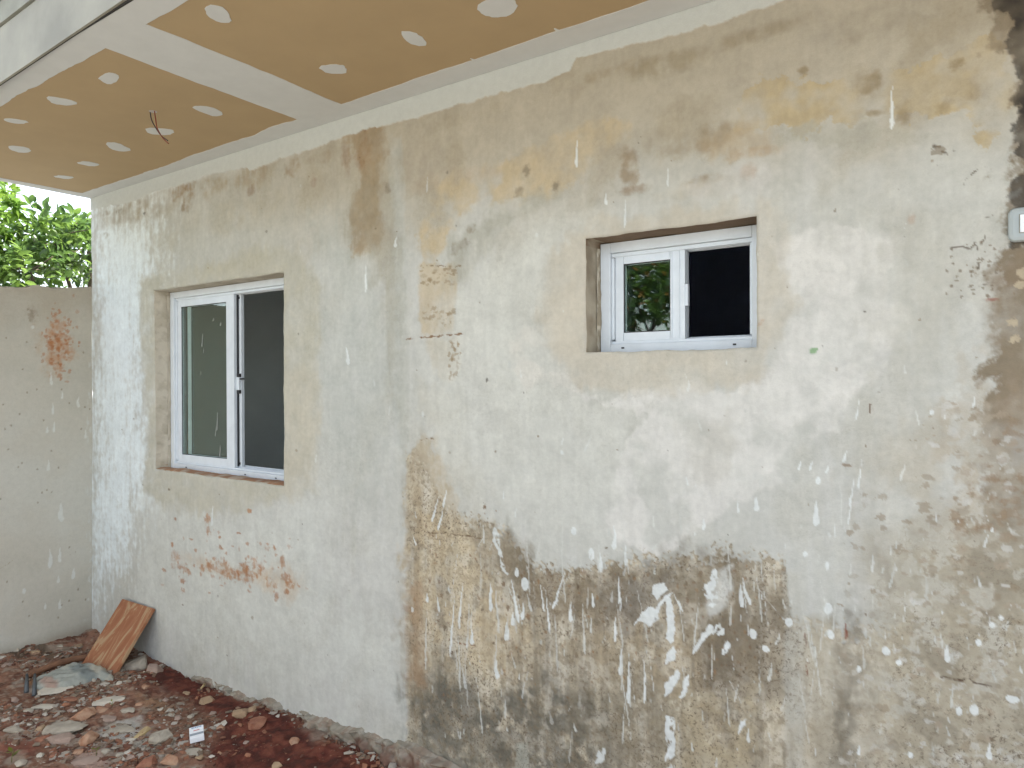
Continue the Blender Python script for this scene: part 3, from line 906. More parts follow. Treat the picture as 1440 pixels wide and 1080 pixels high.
    for k, q in enumerate(([(160, 385), (200, 380), (215, 405), (190, 420), (170, 435), (155, 420)],
                           [(85, 540), (110, 500), (140, 470), (165, 480), (205, 420), (235, 410), (215, 440), (180, 480), (180, 510), (140, 545), (120, 530), (100, 520)],
                           [(205, 430), (225, 440), (235, 480), (240, 560), (235, 600), (222, 612), (205, 590), (212, 540), (208, 490)],
                           [(200, 690), (205, 650), (235, 615), (245, 640), (240, 665)], [(200, 810), (205, 760), (245, 705), (255, 720), (250, 760), (225, 790)],
                           [(258, 815), (275, 760), (290, 720), (290, 770), (275, 805)], [(205, 880), (235, 890), (245, 1000), (240, 1090), (200, 1090), (205, 1000), (200, 940)],
                           [(315, 615), (345, 570), (370, 537), (383, 545), (380, 570), (350, 595), (320, 640), (305, 650)], [(380, 570), (395, 535), (405, 540), (400, 560), (385, 573)],
                           [(400, 575), (415, 548), (428, 548), (422, 570), (405, 580)], [(418, 650), (425, 620), (440, 600), (448, 615), (440, 645), (425, 655)],
                           [(480, 950), (490, 910), (510, 895), (508, 920)], [(235, 420), (262, 455), (272, 500), (255, 470)], [(345, 400), (390, 320), (402, 335), (402, 440), (385, 475), (352, 465)])):
        cv.poly(P([(860 + a / 2.7, 680 + b / 2.7) for a, b in q]), (222, 226, 222), .97, 0.0016, 0.0035, 60, 200 + k, speck=None if k not in (6, 13) else (50, -.45, -.1), raise_=0.0008, ragged=0.004, solid=True)
    for k, q in enumerate(([(370, 165), (385, 200), (392, 260), (402, 275), (390, 280), (372, 245), (358, 220), (362, 185)], [(385, 280), (405, 320), (412, 345), (395, 330)], [(470, 370), (488, 362), (490, 385), (478, 402)],
                           [(745, 1060), (755, 1020), (785, 1000), (790, 1020), (770, 1060), (752, 1072)])):
        cv.poly(P([(560 + a / 2.7, 680 + b / 2.7) for a, b in q]), (216, 220, 215), .92, 0.0016, 0.004, 60, 220 + k, speck=(60, -.7, -.3), raise_=0.0006, ragged=0.005, solid=True)
    for k in range(360):
        w = rng.random()
        if w < 0.55:
            u, v = rng.uniform(576, 1440), rng.normal(900, 90)
        elif w < 0.8:
            u, v = rng.uniform(800, 1440), rng.uniform(560, 1080)
        else:
            u, v = rng.uniform(140, 1400), rng.uniform(230, 1000)
        s = rng.random() ** 2.2
        wd = 1.4 + 4 * s
        ln = wd * rng.uniform(1.2, 8.0)
        px_drop(cv, u, v, wd * .9, ln, [(220, 224, 220), (212, 214, 206), (200, 202, 194)][rng.integers(3)], rng.uniform(.35, .95), rng.normal(0, .18), raise_=0.0003)
    for k, (a, b) in enumerate((((140, 455), (165, 270)), ((95, 515), (110, 440)), ((120, 195), (140, 145)), ((205, 290), (240, 225)), ((300, 345), (330, 430)), ((330, 380), (345, 470)),
                                ((440, 420), (470, 345)), ((375, 330), (380, 400)), ((405, 370), (425, 440)), ((640, 340), (636, 420)), ((1000, 370), (1075, 460)), ((880, 400), (920, 345)),
                                ((960, 365), (972, 440)), ((925, 630), (955, 690)), ((820, 540), (850, 500)), ((640, 540), (660, 700)), ((680, 560), (690, 640)), ((265, 190), (300, 320)),
                                ((255, 270), (275, 200)), ((560, 250), (556, 330)), ((770, 390), (800, 470)), ((700, 560), (712, 660)), ((930, 560), (936, 600)), ((1010, 300), (1030, 480)))):
        cv.line(P([(560 + a[0] / 1.984, 640 + a[1] / 1.984), (560 + b[0] / 1.984, 640 + b[1] / 1.984)]), .0026, (214, 217, 211), .75, .002, 60 + k % 9, -.2)
    for k in range(45):                      # long thin runs
        u, v = rng.uniform(580, 1260), rng.normal(880, 80)
        px_drop(cv, u, v, rng.uniform(1.6, 3.4), rng.uniform(30, 90), (212, 214, 206), rng.uniform(.4, .85), rng.normal(0, .12))
    for k in range(150):                     # dark flecks
        u, v = rng.uniform(140, 1430), rng.uniform(190, 1060)
        r = 0.7 + 1.5 * rng.random() ** 3
        px_blot(cv, u, v, r, r * rng.uniform(.7, 1.8), [(120, 104, 82), (140, 124, 100), (84, 76, 66)][rng.integers(3)], rng.uniform(.4, .9), warp=.4, seed=k % 7, soft=.3)
    mot = 1 + 0.045 * f3 + 0.035 * f4 + 0.05 * fbm(A, Z, 11.0, 5, 160, 0.65) + 0.03 * anis(A, Z, 70.0, 9.0, 3, 167)
    cv.c *= mot[..., None].astype(np.float32)
    # smooth white strip under the ceiling, raised like a skim coat
    strip = P([(100, 300), (134, 294), (160, 289), (190, 283), (222, 268), (250, 262), (285, 249), (318, 241), (346, 236), (352, 240), (392, 224), (430, 212), (470, 197), (500, 188), (560, 171), (600, 161),
               (640, 149), (700, 132), (760, 117), (800, 100), (812, 84), (840, 76), (870, 68), (940, 52), (1000, 36), (1060, 16), (1100, 2), (1200, -38), (1440, -130)])
    zs = np.interp(cv.a1, strip[:, 0], strip[:, 1])[:, None]
    comb = 0.005 * (vnoise(A * 95, A * 0 + 3.3, 140) - 0.5) + 0.006 * fbm(A, Z, 25, 3, 141)
    ms = sstep(-0.0018, 0.0018, Z - zs + comb)
    cv.mix(full, ms, (205, 208, 202))
    cv.h = cv.h * (1 - ms) + 0.0045 * ms
    # grime ring hugging the reveals
    return low


def build_wall():
    xs = [0.0]
    while xs[-1] < 4.72:
        xs.append(xs[-1] + 0.0068 - 0.0038 * min(xs[-1] / 4.6, 1))
    xs = np.array(xs + [4.9, 5.3, 6.0, 7.0])
    zs = np.arange(-0.24, 2.665, 0.0036)
    snap(xs, OPEN_L[:2] + OPEN_B[:2])
    snap(zs, OPEN_L[2:] + OPEN_B[2:])
    A, Z = np.meshgrid(xs, zs, indexing='ij')
    cv = Canvas(A, Z, (196, 196, 187))
    paint_wall(cv)
    X, ZZ, H = A.copy(), Z.copy(), cv.h.copy()
    # slightly worn, rounded opening edges
    keep = np.ones((len(xs) - 1, len(zs) - 1), bool)
    cx, cz = (xs[1:] + xs[:-1]) / 2, (zs[1:] + zs[:-1]) / 2
    loops = []
    for (x0, x1, z0, z1) in (OPEN_L, OPEN_B):
        keep &= ~(((cx > x0) & (cx < x1))[:, None] & ((cz > z0) & (cz < z1))[None, :])
        d = np.maximum(np.maximum(x0 - A, A - x1), np.maximum(z0 - Z, Z - z1))
        r = np.clip(1 - np.clip(d, 0, None) / 0.010, 0, 1)
        near = d < 0.03
        H -= np.where(near, 0.006 * r * r + 0.002 * r * fbm(A, Z, 40, 3, 150), 0)
        fall = np.where(near, np.clip(1 - d / 0.03, 0, 1), 0)
        X += fall * 0.0026 * fbm(A, Z, 14, 4, 155)
        ZZ += fall * 0.0026 * fbm(A, Z, 14, 4, 160)
        i0, i1 = np.searchsorted(xs, x0 - 1e-6), np.searchsorted(xs, x1 - 1e-6)
        j0, j1 = np.searchsorted(zs, z0 - 1e-6), np.searchsorted(zs, z1 - 1e-6)
        ring = [(i, j0) for i in range(i0, i1)] + [(i1, j) for j in range(j0, j1)] + [(i, j1) for i in range(i1, i0, -1)] + [(i0, j) for j in range(j1, j0, -1)]
        loops.append(np.array(ring))
    # chipped outer corner of the wall
    e = sstep(0.02, 0.0, A)
    X += e * (0.006 * fbm(Z, Z * 0 + 1, 18, 4, 165))
    Yv = -H
    V = np.stack([X, Yv, ZZ], -1)
    q = grid_faces(len(xs), len(zs))[keep.ravel()]
    q = q[:, ::-1][:, [3, 0, 1, 2]]
    q = q[:, ::-1]
    wall = mobj('wall', raw_mesh('wall', V.reshape(-1, 3), q, np.concatenate([cv.c, np.clip(cv.g, 0, 1)[..., None]], -1).reshape(-1, 4)), M_WALL, HOUSE)
    tag(wall, 'long stained plaster wall with paint splashes and mould')
    # reveals run straight back from the worn edges
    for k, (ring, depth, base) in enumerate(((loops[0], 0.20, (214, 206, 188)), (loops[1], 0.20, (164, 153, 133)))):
        f = V[ring[:, 0], ring[:, 1]]
        n = len(f)
        steps = np.linspace(0, 1, 26)
        B = np.repeat(f[:, None, :], 26, 1)
        y = f[:, 1][:, None] * (1 - steps) + depth * steps
        B[:, :, 1] = y
        S = np.cumsum(np.r_[0, np.linalg.norm(np.diff(f, axis=0), axis=1)])[:, None] * np.ones(26)
        cc = np.empty((n, 26, 3), np.float32)
        cc[:] = alb(base)
        nz = fbm(S, y, 9, 4, 170 + k)
        mixc(cc, (0.7 * sstep(0, .5, nz)).astype(np.float32), alb((194, 185, 165) if k == 0 else (140, 130, 112)))
        mixc(cc, (0.25 * sstep(.0, .8, fbm(S, y, 40, 3, 176 + k))).astype(np.float32), alb((140, 126, 102)))
        x0, x1, z0, z1 = (OPEN_L, OPEN_B)[k]
        bot = (np.abs(f[:, 2] - z0) < 0.02)[:, None] * np.ones(26)
        if k == 0:
            mixc(cc, (0.85 * bot * sstep(-.2, .4, fbm(S, y, 14, 3, 182))).astype(np.float32), alb((164, 128, 96)))
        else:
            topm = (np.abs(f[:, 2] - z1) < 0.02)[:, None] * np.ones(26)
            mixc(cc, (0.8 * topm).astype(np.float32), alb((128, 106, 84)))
            lft = (np.abs(f[:, 0] - x0) < 0.02)[:, None] * np.ones(26)
            mixc(cc, (0.6 * lft * sstep(-.3, .4, fbm(S, y, 7, 4, 188))).astype(np.float32), alb((200, 192, 172)))
        B += 0.0014 * np.stack([fbm(S, y, 30, 3, 192), 0 * S, fbm(S, y, 30, 3, 196)], -1) * (steps[None, :, None] > 0)
        idx = np.arange(n * 26).reshape(n, 26)
        nx = np.roll(idx, -1, 0)
        qq = np.stack([idx[:, :-1], nx[:, :-1], nx[:, 1:], idx[:, 1:]], -1).reshape(-1, 4)
        mobj('window_reveal', raw_mesh('window_reveal', B.reshape(-1, 3), qq, cc.reshape(-1, 3)), M_WALL, HOUSE)


HOUSE = empty('house', (0, 0, 0))
tag(HOUSE, 'half-renovated house with bare stained plaster wall, two white windows and an unfinished drywall porch ceiling', 'house')
build_wall()

# hidden body of the house: side and back walls, floor slab, partition, roof slab
sh = bmesh.new()
for b in ((0.0, 0.20, 0.203, 4.0, -0.3, 2.70), (6.8, 7.0, 0.203, 4.0, -0.3, 2.70), (0.203, 6.797, 3.8, 4.0, -0.3, 2.70)):
    add_box(sh, *b)
bobj('outer_wall', sh, M_SHELL, HOUSE)
rm = bmesh.new()
add_box(rm, 0.205, 2.70, 2.60, 2.70, -0.1, 2.60)
add_box(rm, 0.205, 0.215, 0.21, 2.59, -0.1, 2.60)
add_box(rm, 2.60, 2.70, 0.21, 2.59, -0.1, 2.60)
add_box(rm, 0.205, 2.70, 0.21, 2.70, -0.2, -0.11)
add_box(rm, 0.205, 2.70, 0.21, 2.70, 2.61, 2.66)
bobj('room_lining', rm, M_ROOM, HOUSE)
rb = bmesh.new()
add_box(rb, 2.75, 4.9, 2.60, 2.70, -0.1, 2.60)
add_box(rb, 2.75, 2.80, 0.21, 2.59, -0.1, 2.60)
add_box(rb, 4.85, 4.9, 0.21, 2.59, -0.1, 2.60)
add_box(rb, 2.75, 4.9, 0.21, 2.70, -0.2, -0.11)
add_box(rb, 2.75, 4.9, 0.21, 2.70, 2.61, 2.66)
bobj('room_lining', rb, M_ROOM_DARK, HOUSE)

# ------------------------------------------------------------------ porch ceiling
ZC = 2.62


def ceil_pt(u, v):
    p = on_plane(u, v, 2, ZC)
    return p[0], p[1]


boards = []
for x0, x1 in ((0.0, 2.238), (2.242, 4.64), (4.644, 7.0)):
    boards.append(box('ceiling_board', x0, x1, -1.0, -0.0075, ZC, ZC + 0.0125, M_BOARD, HOUSE))


def wob(p, q, n, amp, seed):
    out = []
    for i in range(n):
        t = i / n
        x, y = p[0] + (q[0] - p[0]) * t, p[1] + (q[1] - p[1]) * t
        L = math.hypot(q[0] - p[0], q[1] - p[1])
        s = t * L
        w = amp * float(fbm(np.array([s]), np.array([seed * 3.1]), 4.5, 4, 200)[0]) + 0.4 * amp * float(vnoise(np.array([s * 40.0]), np.array([seed * 1.0]), 207)[0] - .5)
        out.append((x - (q[1] - p[1]) / L * w, y + (q[0] - p[0]) / L * w))
    return out


# band along the wall, band along the fascia, band over the joint, band at the end
prism('joint_band', wob((0.10, -0.085), (2.08, -0.112), 150, .012, 1) + wob((2.08, -0.112), (4.2, -0.122), 160, .008, 2) + wob((4.2, -0.122), (7.0, -0.12), 60, .008, 3)
      + [(7.0, -0.12), (7.0, -0.0072), (0.0, -0.0072), (0.0, -0.085)], ZC - 0.0018, ZC - 0.0002, M_COMPOUND, HOUSE)
prism('joint_band', wob((7.0, -0.905), (2.37, -0.903), 160, .008, 4) + wob((2.37, -0.903), (0.06, -0.905), 150, .010, 5)
      + [(0.0, -0.905), (0.0, -0.999), (7.0, -0.999)], ZC - 0.0021, ZC - 0.0003, M_COMPOUND, HOUSE)
prism('joint_band', wob((2.376, -0.095), (2.374, -0.93), 70, .007, 6) + wob((2.104, -0.93), (2.098, -0.095), 70, .007, 7), ZC - 0.0015, ZC - 0.0001, M_COMPOUND, HOUSE)
prism('joint_band', [(0.0, -0.07)] + [(0.0, -0.93)] + wob((0.055, -0.93), (0.088, -0.07), 50, .006, 8), ZC - 0.0026, ZC - 0.0005, M_COMPOUND, HOUSE)

patches = [[(287, 10), (297, 5), (318, 12), (326, 27), (322, 33), (300, 28), (290, 20)],
           [(668, 10), (690, -4), (704, -10), (722, -2), (730, 10), (715, 22), (695, 24), (680, 20)],
           [(560, 44), (582, 44), (596, 54), (601, 62), (592, 65), (575, 60)],
           [(446, 93), (470, 90), (485, 92), (487, 98), (486, 103), (460, 103)],
           [(138, 109), (150, 101), (166, 104), (166, 113), (153, 119), (143, 114)],
           [(64, 137), (70, 135), (100, 140), (110, 145), (98, 148), (75, 146)],
           [(3, 167), (15, 166), (43, 171), (30, 174), (12, 172)],
           [(12, 204), (40, 207), (44, 213), (30, 215), (13, 210)],
           [(147, 200), (165, 200), (187, 211), (170, 213), (155, 209)],
           [(105, 229), (120, 226), (143, 231), (130, 234)],
           [(73, 248), (85, 246), (107, 249), (95, 252)],
           [(267, 149), (297, 149), (316, 160), (303, 164), (285, 158)],
           [(203, 179), (240, 181), (246, 185), (238, 190), (208, 188)],
           [(660, 82), (664, 82), (677, 87), (672, 89)], [(779, 40), (782, 39), (788, 43), (785, 45)]]
for k, pl in enumerate(patches):
    pts = [ceil_pt(u, v) for u, v in pl]
    cx_ = sum(p[0] for p in pts) / len(pts)
    n = len(pts)
    sm = []                                   # one round of corner cutting, then a little roughness
    for i in range(n):
        a, b = pts[i], pts[(i + 1) % n]
        for t in (0.22, 0.5, 0.78):
            sm.append((a[0] + (b[0] - a[0]) * t + RND.uniform(-.0025, .0025), a[1] + (b[1] - a[1]) * t + RND.uniform(-.0025, .0025)))
    prism('putty_patch', sm, ZC - 0.0017, ZC - 0.0002, M_COMPOUND, boards[0] if cx_ < 2.24 else boards[1])

# fascia, roof edge and roof
fz0, fz1 = 2.596 - 1.516 * 0.0268, 2.596 + (7 - 1.516) * 0.0268
ft0, ft1 = 2.795 - 1.516 * 0.0206, 2.795 + (7 - 1.516) * 0.0206


def slab(name, lo0, lo1, hi0, hi1, y0, y1, mat, bevel=0.004, xa=0.0, xb=7.0):
    n = 24
    bm = bmesh.new()
    rings = []
    for i in range(n + 1):
        t = i / n
        x = xa + (xb - xa) * t
        l, h = lo0 + (lo1 - lo0) * t, hi0 + (hi1 - hi0) * t
        rings.append([bm.verts.new(c) for c in ((x, y0, l), (x, y1, l), (x, y1, h), (x, y0, h))])
    for a, b in zip(rings[:-1], rings[1:]):
        for k in range(4):
            bm.faces.new((a[k], a[(k + 1) % 4], b[(k + 1) % 4], b[k]))
    bm.faces.new(rings[0])
    bm.faces.new(rings[-1][::-1])
    return bobj(name, bm, mat, HOUSE)


slab('fascia_board', fz0, fz1, ft0, ft1, -1.016, -1.008, M_FASCIA, 0.001)
slab('fascia_gap_shade', fz0 + .004, fz0 + .004 + 2.3 * .0268, ft0 - .01, ft1 - .06, -1.0075, -1.0005, M_GAP_SHADE, 0.0, 0.0, 2.3)  # solid dark strip, the gap's shade put into its colour
slab('fascia_gap_shade', 2.6168, 2.6168, ft0 + .02, ft1 - .02, -1.0073, -1.0004, M_GAP_SHADE, 0.0, 1.95, 7.0)
slab('edge_trim', ft0 + .006, ft1 + .006, ft0 + .085, ft1 + .080, -1.024, -0.990, M_TRIM)
# corrugated roof sheet resting on the trim
bm = bmesh.new()
cols = []
for i in range(281):
    x = -0.12 + 7.24 * i / 280
    zc = 0.018 * math.sin(x * 2 * math.pi / 0.177)
    row = []
    for (y, z) in ((-1.07, 2.915), (-1.07, 2.921), (4.2, 3.30), (4.2, 3.294)):
        row.append(bm.verts.new((x, y, z + zc + 0.0195 * (x - 1.5))))
    cols.append(row)
for a, b in zip(cols[:-1], cols[1:]):
    for k in range(4):
        bm.faces.new((a[k], b[k], b[(k + 1) % 4], a[(k + 1) % 4]))
bobj('roof_sheet', bm, M_TILE, HOUSE, smooth=True)
box('roof_slab', 0.0, 7.0, -0.985, 3.99, 2.705, 2.76, M_SHELL, HOUSE)

# ------------------------------------------------------------------ windows
def frame_bars(bm, x0, x1, z0, z1, y0, y1, wl, wr, wb, wt):
    add_box(bm, x0, x0 + wl, y0, y1, z0, z1)
    add_box(bm, x1 - wr, x1, y0, y1, z0, z1)
    add_box(bm, x0 + wl + .0006, x1 - wr - .0006, y0 + .0006, y1 - .0006, z0, z0 + wb)
    add_box(bm, x0 + wl + .0006, x1 - wr - .0006, y0 + .0006, y1 - .0006, z1 - wt, z1)


def window(label, op, fy, flange, sash_split, sash_w, stile, back_right, latch_z):
    x0, x1, z0, z1 = op[0] + .004, op[1] - .004, op[2] - 0.006, op[3] - .003
    fl, fb, ft = flange
    bm = bmesh.new()
    frame_bars(bm, x0, x1, z0, z1, fy, fy + .075, fl, fl, fb, ft)
    # sill track ribs and head track ribs
    for k, yy in enumerate((fy + .012, fy + .038, fy + .062)):
        add_box(bm, x0 + fl + .001, x1 - fl - .001, yy, yy + .003, z0 + fb + .0005, z0 + fb + .010 + .004 * k)
        add_box(bm, x0 + fl + .001, x1 - fl - .001, yy, yy + .003, z1 - ft - .014, z1 - ft - .0005)
    # stepped inner lip at the jambs
    add_box(bm, x0 + fl + .0005, x0 + fl + .010, fy + .012, fy + .070, z0 + fb + .016, z1 - ft - .016)
    add_box(bm, x1 - fl - .010, x1 - fl - .0005, fy + .012, fy + .070, z0 + fb + .016, z1 - ft - .016)
    w = bobj('sliding_window', bm, M_ALU, HOUSE, 0.0012, 1)
    tag(w, label)
    sz0, sz1 = z0 + fb + .004, z1 - ft - .003
    sl, sr, sb, st = stile
    out = []
    for k in range(2):
        ya, yb = (fy + .016, fy + .036) if k == 0 else (fy + .042, fy + .060)
        a = x0 + fl + .012 if k == 0 else back_right - (sash_split - x0 - fl)
        b = sash_split if k == 0 else back_right
        a = max(a, x0 + fl + .011) + (.042 if k == 1 and z1 - z0 > .6 else 0)
        bm = bmesh.new()
        frame_bars(bm, a, b, sz0 + .003 * k, sz1 - .002 * k, ya, yb, sl, sr if k == 0 else sl * 1.0, sb, st)
        s = bobj('sash', bm, M_ALU, w, 0.0015, 2)
        bm = bmesh.new()
        r = sr if k == 0 else sl
        add_box(bm, a + sl - .004, b - r + .004, (ya + yb) / 2 - .002, (ya + yb) / 2 + .002, sz0 + sb - .004, sz1 - st + .004)
        bobj('glass_pane', bm, M_GLASS, w)
        bm = bmesh.new()                      # black gasket round the glass
        ga, gb, gz0, gz1 = a + sl - .001, b - r + .001, sz0 + sb - .001 + .003 * k, sz1 - st + .001 - .002 * k
        frame_bars(bm, ga, gb, gz0, gz1, ya + .0045, ya + .0075, .004, .004, .004, .004)
        bobj('gasket', bm, M_BLACK, w)
        out.append((a, b, ya, yb))
    return w, out, (x0, x1, z0, z1)


def x_at(u, v, y):
    return float(on_plane(u, v, 1, y)[0])


# big window: front sash left, back sash slid behind it so that the right half stands open
xbr = x_at(340.0, 500, FY_L + .045)
win_l, sa, ex = window('larger white sliding window at the left, near the rubble, right half slid open', OPEN_L, FY_L, (.036, .034, .034), x_at(329.5, 500, FY_L + .018), 0.56,
                       (.034, .068, .046, .046), xbr, 1.49)
(_, _, _, _), (ba, bb, bya, byb) = sa
zl0, zl1 = 1.448, 1.532
bm = bmesh.new()
add_box(bm, bb - .028, bb - .003, bya - .013, bya - .0005, zl0 + .0085, zl1 - .009)
lt = bobj('latch', bm, M_ALU, win_l, .002, 2)
bm = bmesh.new()
add_box(bm, bb - .005, bb + .034, bya - .009, bya - .004, zl1 - .022, zl1 - .014)
bobj('latch_lever', bm, M_BLACK, win_l)
for za in (zl0 - .010, zl1 - .0085):
    bm = bmesh.new()
    add_box(bm, bb - .032, bb - .001, bya - .011, bya - .0004, za, za + .018)
    bobj('latch_cap', bm, M_BLACK, win_l)
for zz in (1.935, 1.075):
    bm = bmesh.new()
    add_box(bm, bb - .022, bb - .010, bya - .002, bya - .0003, zz - .006, zz + .006)
    bobj('roller_hole', bm, M_BLACK, win_l)
bm = bmesh.new()                               # black strip filling the gap between the two sashes
fa, fb_, fya, fyb = sa[0]
add_box(bm, fb_ + .0006, fb_ + .006, fyb - .004, bya - .0005, ex[2] + .05, ex[3] - .05)
bobj('sash_gap_strip', bm, M_BLACK, win_l)

# thin pale streaks on the front of the pane
M_STREAK = plain('pale_streak', (.27, .28, .26), .8, .05)
gy = (fya + fyb) / 2 - .0026
for u, v, wpx, lpx in ((285, 478, 2.0, 19), (287, 492, 1.2, 8), (306, 592, 2.6, 26), (304, 606, 1.6, 14), (310, 634, 2.4, 17), (301, 449, 2.4, 4), (311, 455, 2.0, 6), (262, 556, 1.5, 5), (283, 524, 1.2, 5)):
    a0, _, zt_ = on_plane(u, v - lpx / 2, 1, gy)
    a1, _, zb_ = on_plane(u - 1, v + lpx / 2, 1, gy)
    hw = wpx / FOC * 4.3 / 2 * 1.1
    pts = [(a0 + .15 * hw * math.sin(k), zt_) if k == 0 else (a0 + (a1 - a0) * k / 6 + hw * (.25 + .75 * k / 6) * RND.uniform(.7, 1.2), zt_ + (zb_ - zt_) * k / 6) for k in range(7)]
    pts += [(a0 + (a1 - a0) * k / 6 - hw * (.25 + .75 * k / 6) * RND.uniform(.7, 1.2), zt_ + (zb_ - zt_) * k / 6 - (.15 * hw if k == 6 else 0)) for k in range(6, 0, -1)]
    prism('pane_streak', pts, gy - .0006, gy + .0004, M_STREAK, win_l, 'y')

# small bathroom window
win_b, sb_, exb = window('smaller white sliding window high on the wall, its right half open onto darkness', OPEN_B, FY_B, (.036, .036, .034), x_at(963.5, 420, FY_B + .018), 0.27,
                         (.030, .050, .034, .036), x_at(966.5, 420, FY_B + .045), 1.77)
fa, fb_, fya, fyb = sb_[0]
bm = bmesh.new()
add_box(bm, fb_ - .001, fb_ + .009, fya + .002, fyb - .003, 1.738, 1.808)
bobj('pull_handle', bm, M_ALU, win_b, .002, 2)
bm = bmesh.new()                               # fluted interlock on the meeting stile
add_box(bm, fb_ - .046, fb_ - .043, fya - .003, fya - .0003, exb[2] + .05, exb[3] - .045)
add_box(bm, fb_ - .020, fb_ - .017, fya - .003, fya - .0003, exb[2] + .05, exb[3] - .045)
bobj('interlock_rib', bm, M_ALU, win_b)
for px_ in (876, 1033):
    xx = x_at(px_, 486, FY_B)
    bm = bmesh.new()
    add_box(bm, xx - .005, xx + .005, FY_B - .0018, FY_B - .0002, 1.606, 1.611)
    bobj('weep_hole', bm, M_BLACK, win_b)
for px_ in (262, 345, 388):
    xx = x_at(px_, 668, FY_L)
    bm = bmesh.new()
    add_box(bm, xx - .006, xx + .006, FY_L - .0018, FY_L - .0002, 1.028, 1.033)
    bobj('weep_hole', bm, M_BLACK, win_l)

# crumbled mortar bead below the big window frame
def mortar_bead(name, xa, xb, z, y0, y1, mat):
    n = 90
    xs = np.linspace(xa, xb, n)
    prof = np.linspace(0, math.pi, 7)
    Xg, Pg = np.meshgrid(xs, prof, indexing='ij')
    r = 0.006 + 0.005 * (fbm(Xg, Pg * .02, 18, 4, 230) + .6)
    yc = (y0 + y1) / 2
    V = np.stack([Xg, yc - (y1 - y0) / 2 * np.cos(Pg), z + r * np.sin(Pg) * 1.1], -1).reshape(-1, 3)
    c = np.empty((n, 7, 3), np.float32)
    c[:] = alb((170, 130, 100))
    mixc(c, sstep(0, .4, fbm(Xg, Pg * .02, 30, 3, 236)).astype(np.float32), alb((190, 170, 148)))
    return mobj(name, raw_mesh(name, V, grid_faces(n, 7), c.reshape(-1, 3)), mat, HOUSE)


mortar_bead('mortar_bead', OPEN_L[0] + .01, OPEN_L[1] - .01, OPEN_L[2] - .001, 0.004, 0.088, M_WALL)

def mortar_seam(x, za, zb, y0, y1, seed, rgb):
    n = 70
    zs = np.linspace(za, zb, n)
    prof = np.linspace(0, math.pi, 6)
    Zg, Pg = np.meshgrid(zs, prof, indexing='ij')
    r = np.clip(0.004 + 0.007 * fbm(Zg, Pg * .02, 16, 5, seed), -.003, .014)
    V = np.stack([x + r * np.sin(Pg) * 1.1, (y0 + y1) / 2 - (y1 - y0) / 2 * np.cos(Pg), Zg], -1).reshape(-1, 3)
    c = np.empty((n, 6, 3), np.float32)
    c[:] = alb(rgb)
    mixc(c, sstep(0, .4, fbm(Zg, Pg * .02, 34, 3, seed + 6)).astype(np.float32), alb((198, 190, 172)))
    mobj('mortar_seam', raw_mesh('mortar_seam', V, grid_faces(n, 6)[:, ::-1], c.reshape(-1, 3)), M_WALL, HOUSE)


mortar_seam(OPEN_B[0] + .002, OPEN_B[2] + .004, OPEN_B[3] - .02, FY_B - .022, FY_B + .004, 600, (160, 150, 130))
mortar_seam(OPEN_L[0] + .002, OPEN_L[2] + .004, OPEN_L[3] - .02, FY_L - .016, FY_L + .004, 610, (186, 178, 160))

# ------------------------------------------------------------------ crumbling concrete footing along the base
def build_footing():
    n = 620
    xs = np.linspace(0.30, 3.15, n)
    tp = wall_poly([(150, 900), (200, 918), (222, 930), (260, 946), (300, 956), (322, 964), (345, 974), (390, 984), (430, 996), (480, 1011), (530, 1028), (580, 1044), (620, 1062), (650, 1080), (700, 1108)])
    ztop = np.interp(xs, tp[:, 0], tp[:, 1])
    m = 44
    t = np.linspace(0, 1, m)
    Xg, T = np.meshgrid(xs, t, indexing='ij')
    S = T * 0.20
    zt = ztop[:, None] + 0.014 * fbm(Xg, Xg * 0, 7, 4, 240) + 0.004 * fbm(Xg, Xg * 0 + 2, 45, 4, 246)
    out = (0.012 + 0.034 * sstep(1.2, 2.1, Xg)) * np.clip(1 + 0.8 * fbm(Xg, S, 7, 4, 250), .25, 3)
    yy = -0.003 - out * (1 - (1 - np.clip(T * 1.6, 0, 1)) ** 2)
    zb = zt - 0.045 * T ** 0.8 - np.clip(T - .45, 0, 1) * 0.30
    lump = 0.016 * np.abs(fbm(Xg, zb + yy, 16, 4, 256)) + 0.008 * fbm(Xg, zb + yy, 48, 4, 260) - 0.020 * sstep(.25, .6, fbm(Xg, zb + yy, 14, 3, 264))
    yy = yy - lump * np.clip(T * 4, 0, 1)
    zb = zb + 0.6 * lump * np.clip(T * 4, 0, 1)
    xx = Xg + 0.006 * fbm(Xg, zb, 40, 3, 266)
    c = np.empty(Xg.shape + (3,), np.float32)
    c[:] = alb((150, 143, 127))
    mixc(c, (0.8 * sstep(0, .5, fbm(xx, zb, 14, 4, 270))).astype(np.float32), alb((150, 132, 114)))
    mixc(c, (0.8 * sstep(.1, .5, fbm(xx, zb, 50, 4, 276))).astype(np.float32), alb((168, 161, 146)))
    mixc(c, (0.8 * sstep(.42, .75, T + .25 * fbm(xx, zb, 22, 3, 282))).astype(np.float32), alb((108, 72, 58)))
    o = mobj('footing', raw_mesh('footing', np.stack([xx, yy, zb], -1).reshape(-1, 3), grid_faces(n, m)[:, ::-1], c.reshape(-1, 3)), M_WALL, HOUSE)
    tag(o, 'rough broken concrete footing at the base of the wall')


build_footing()

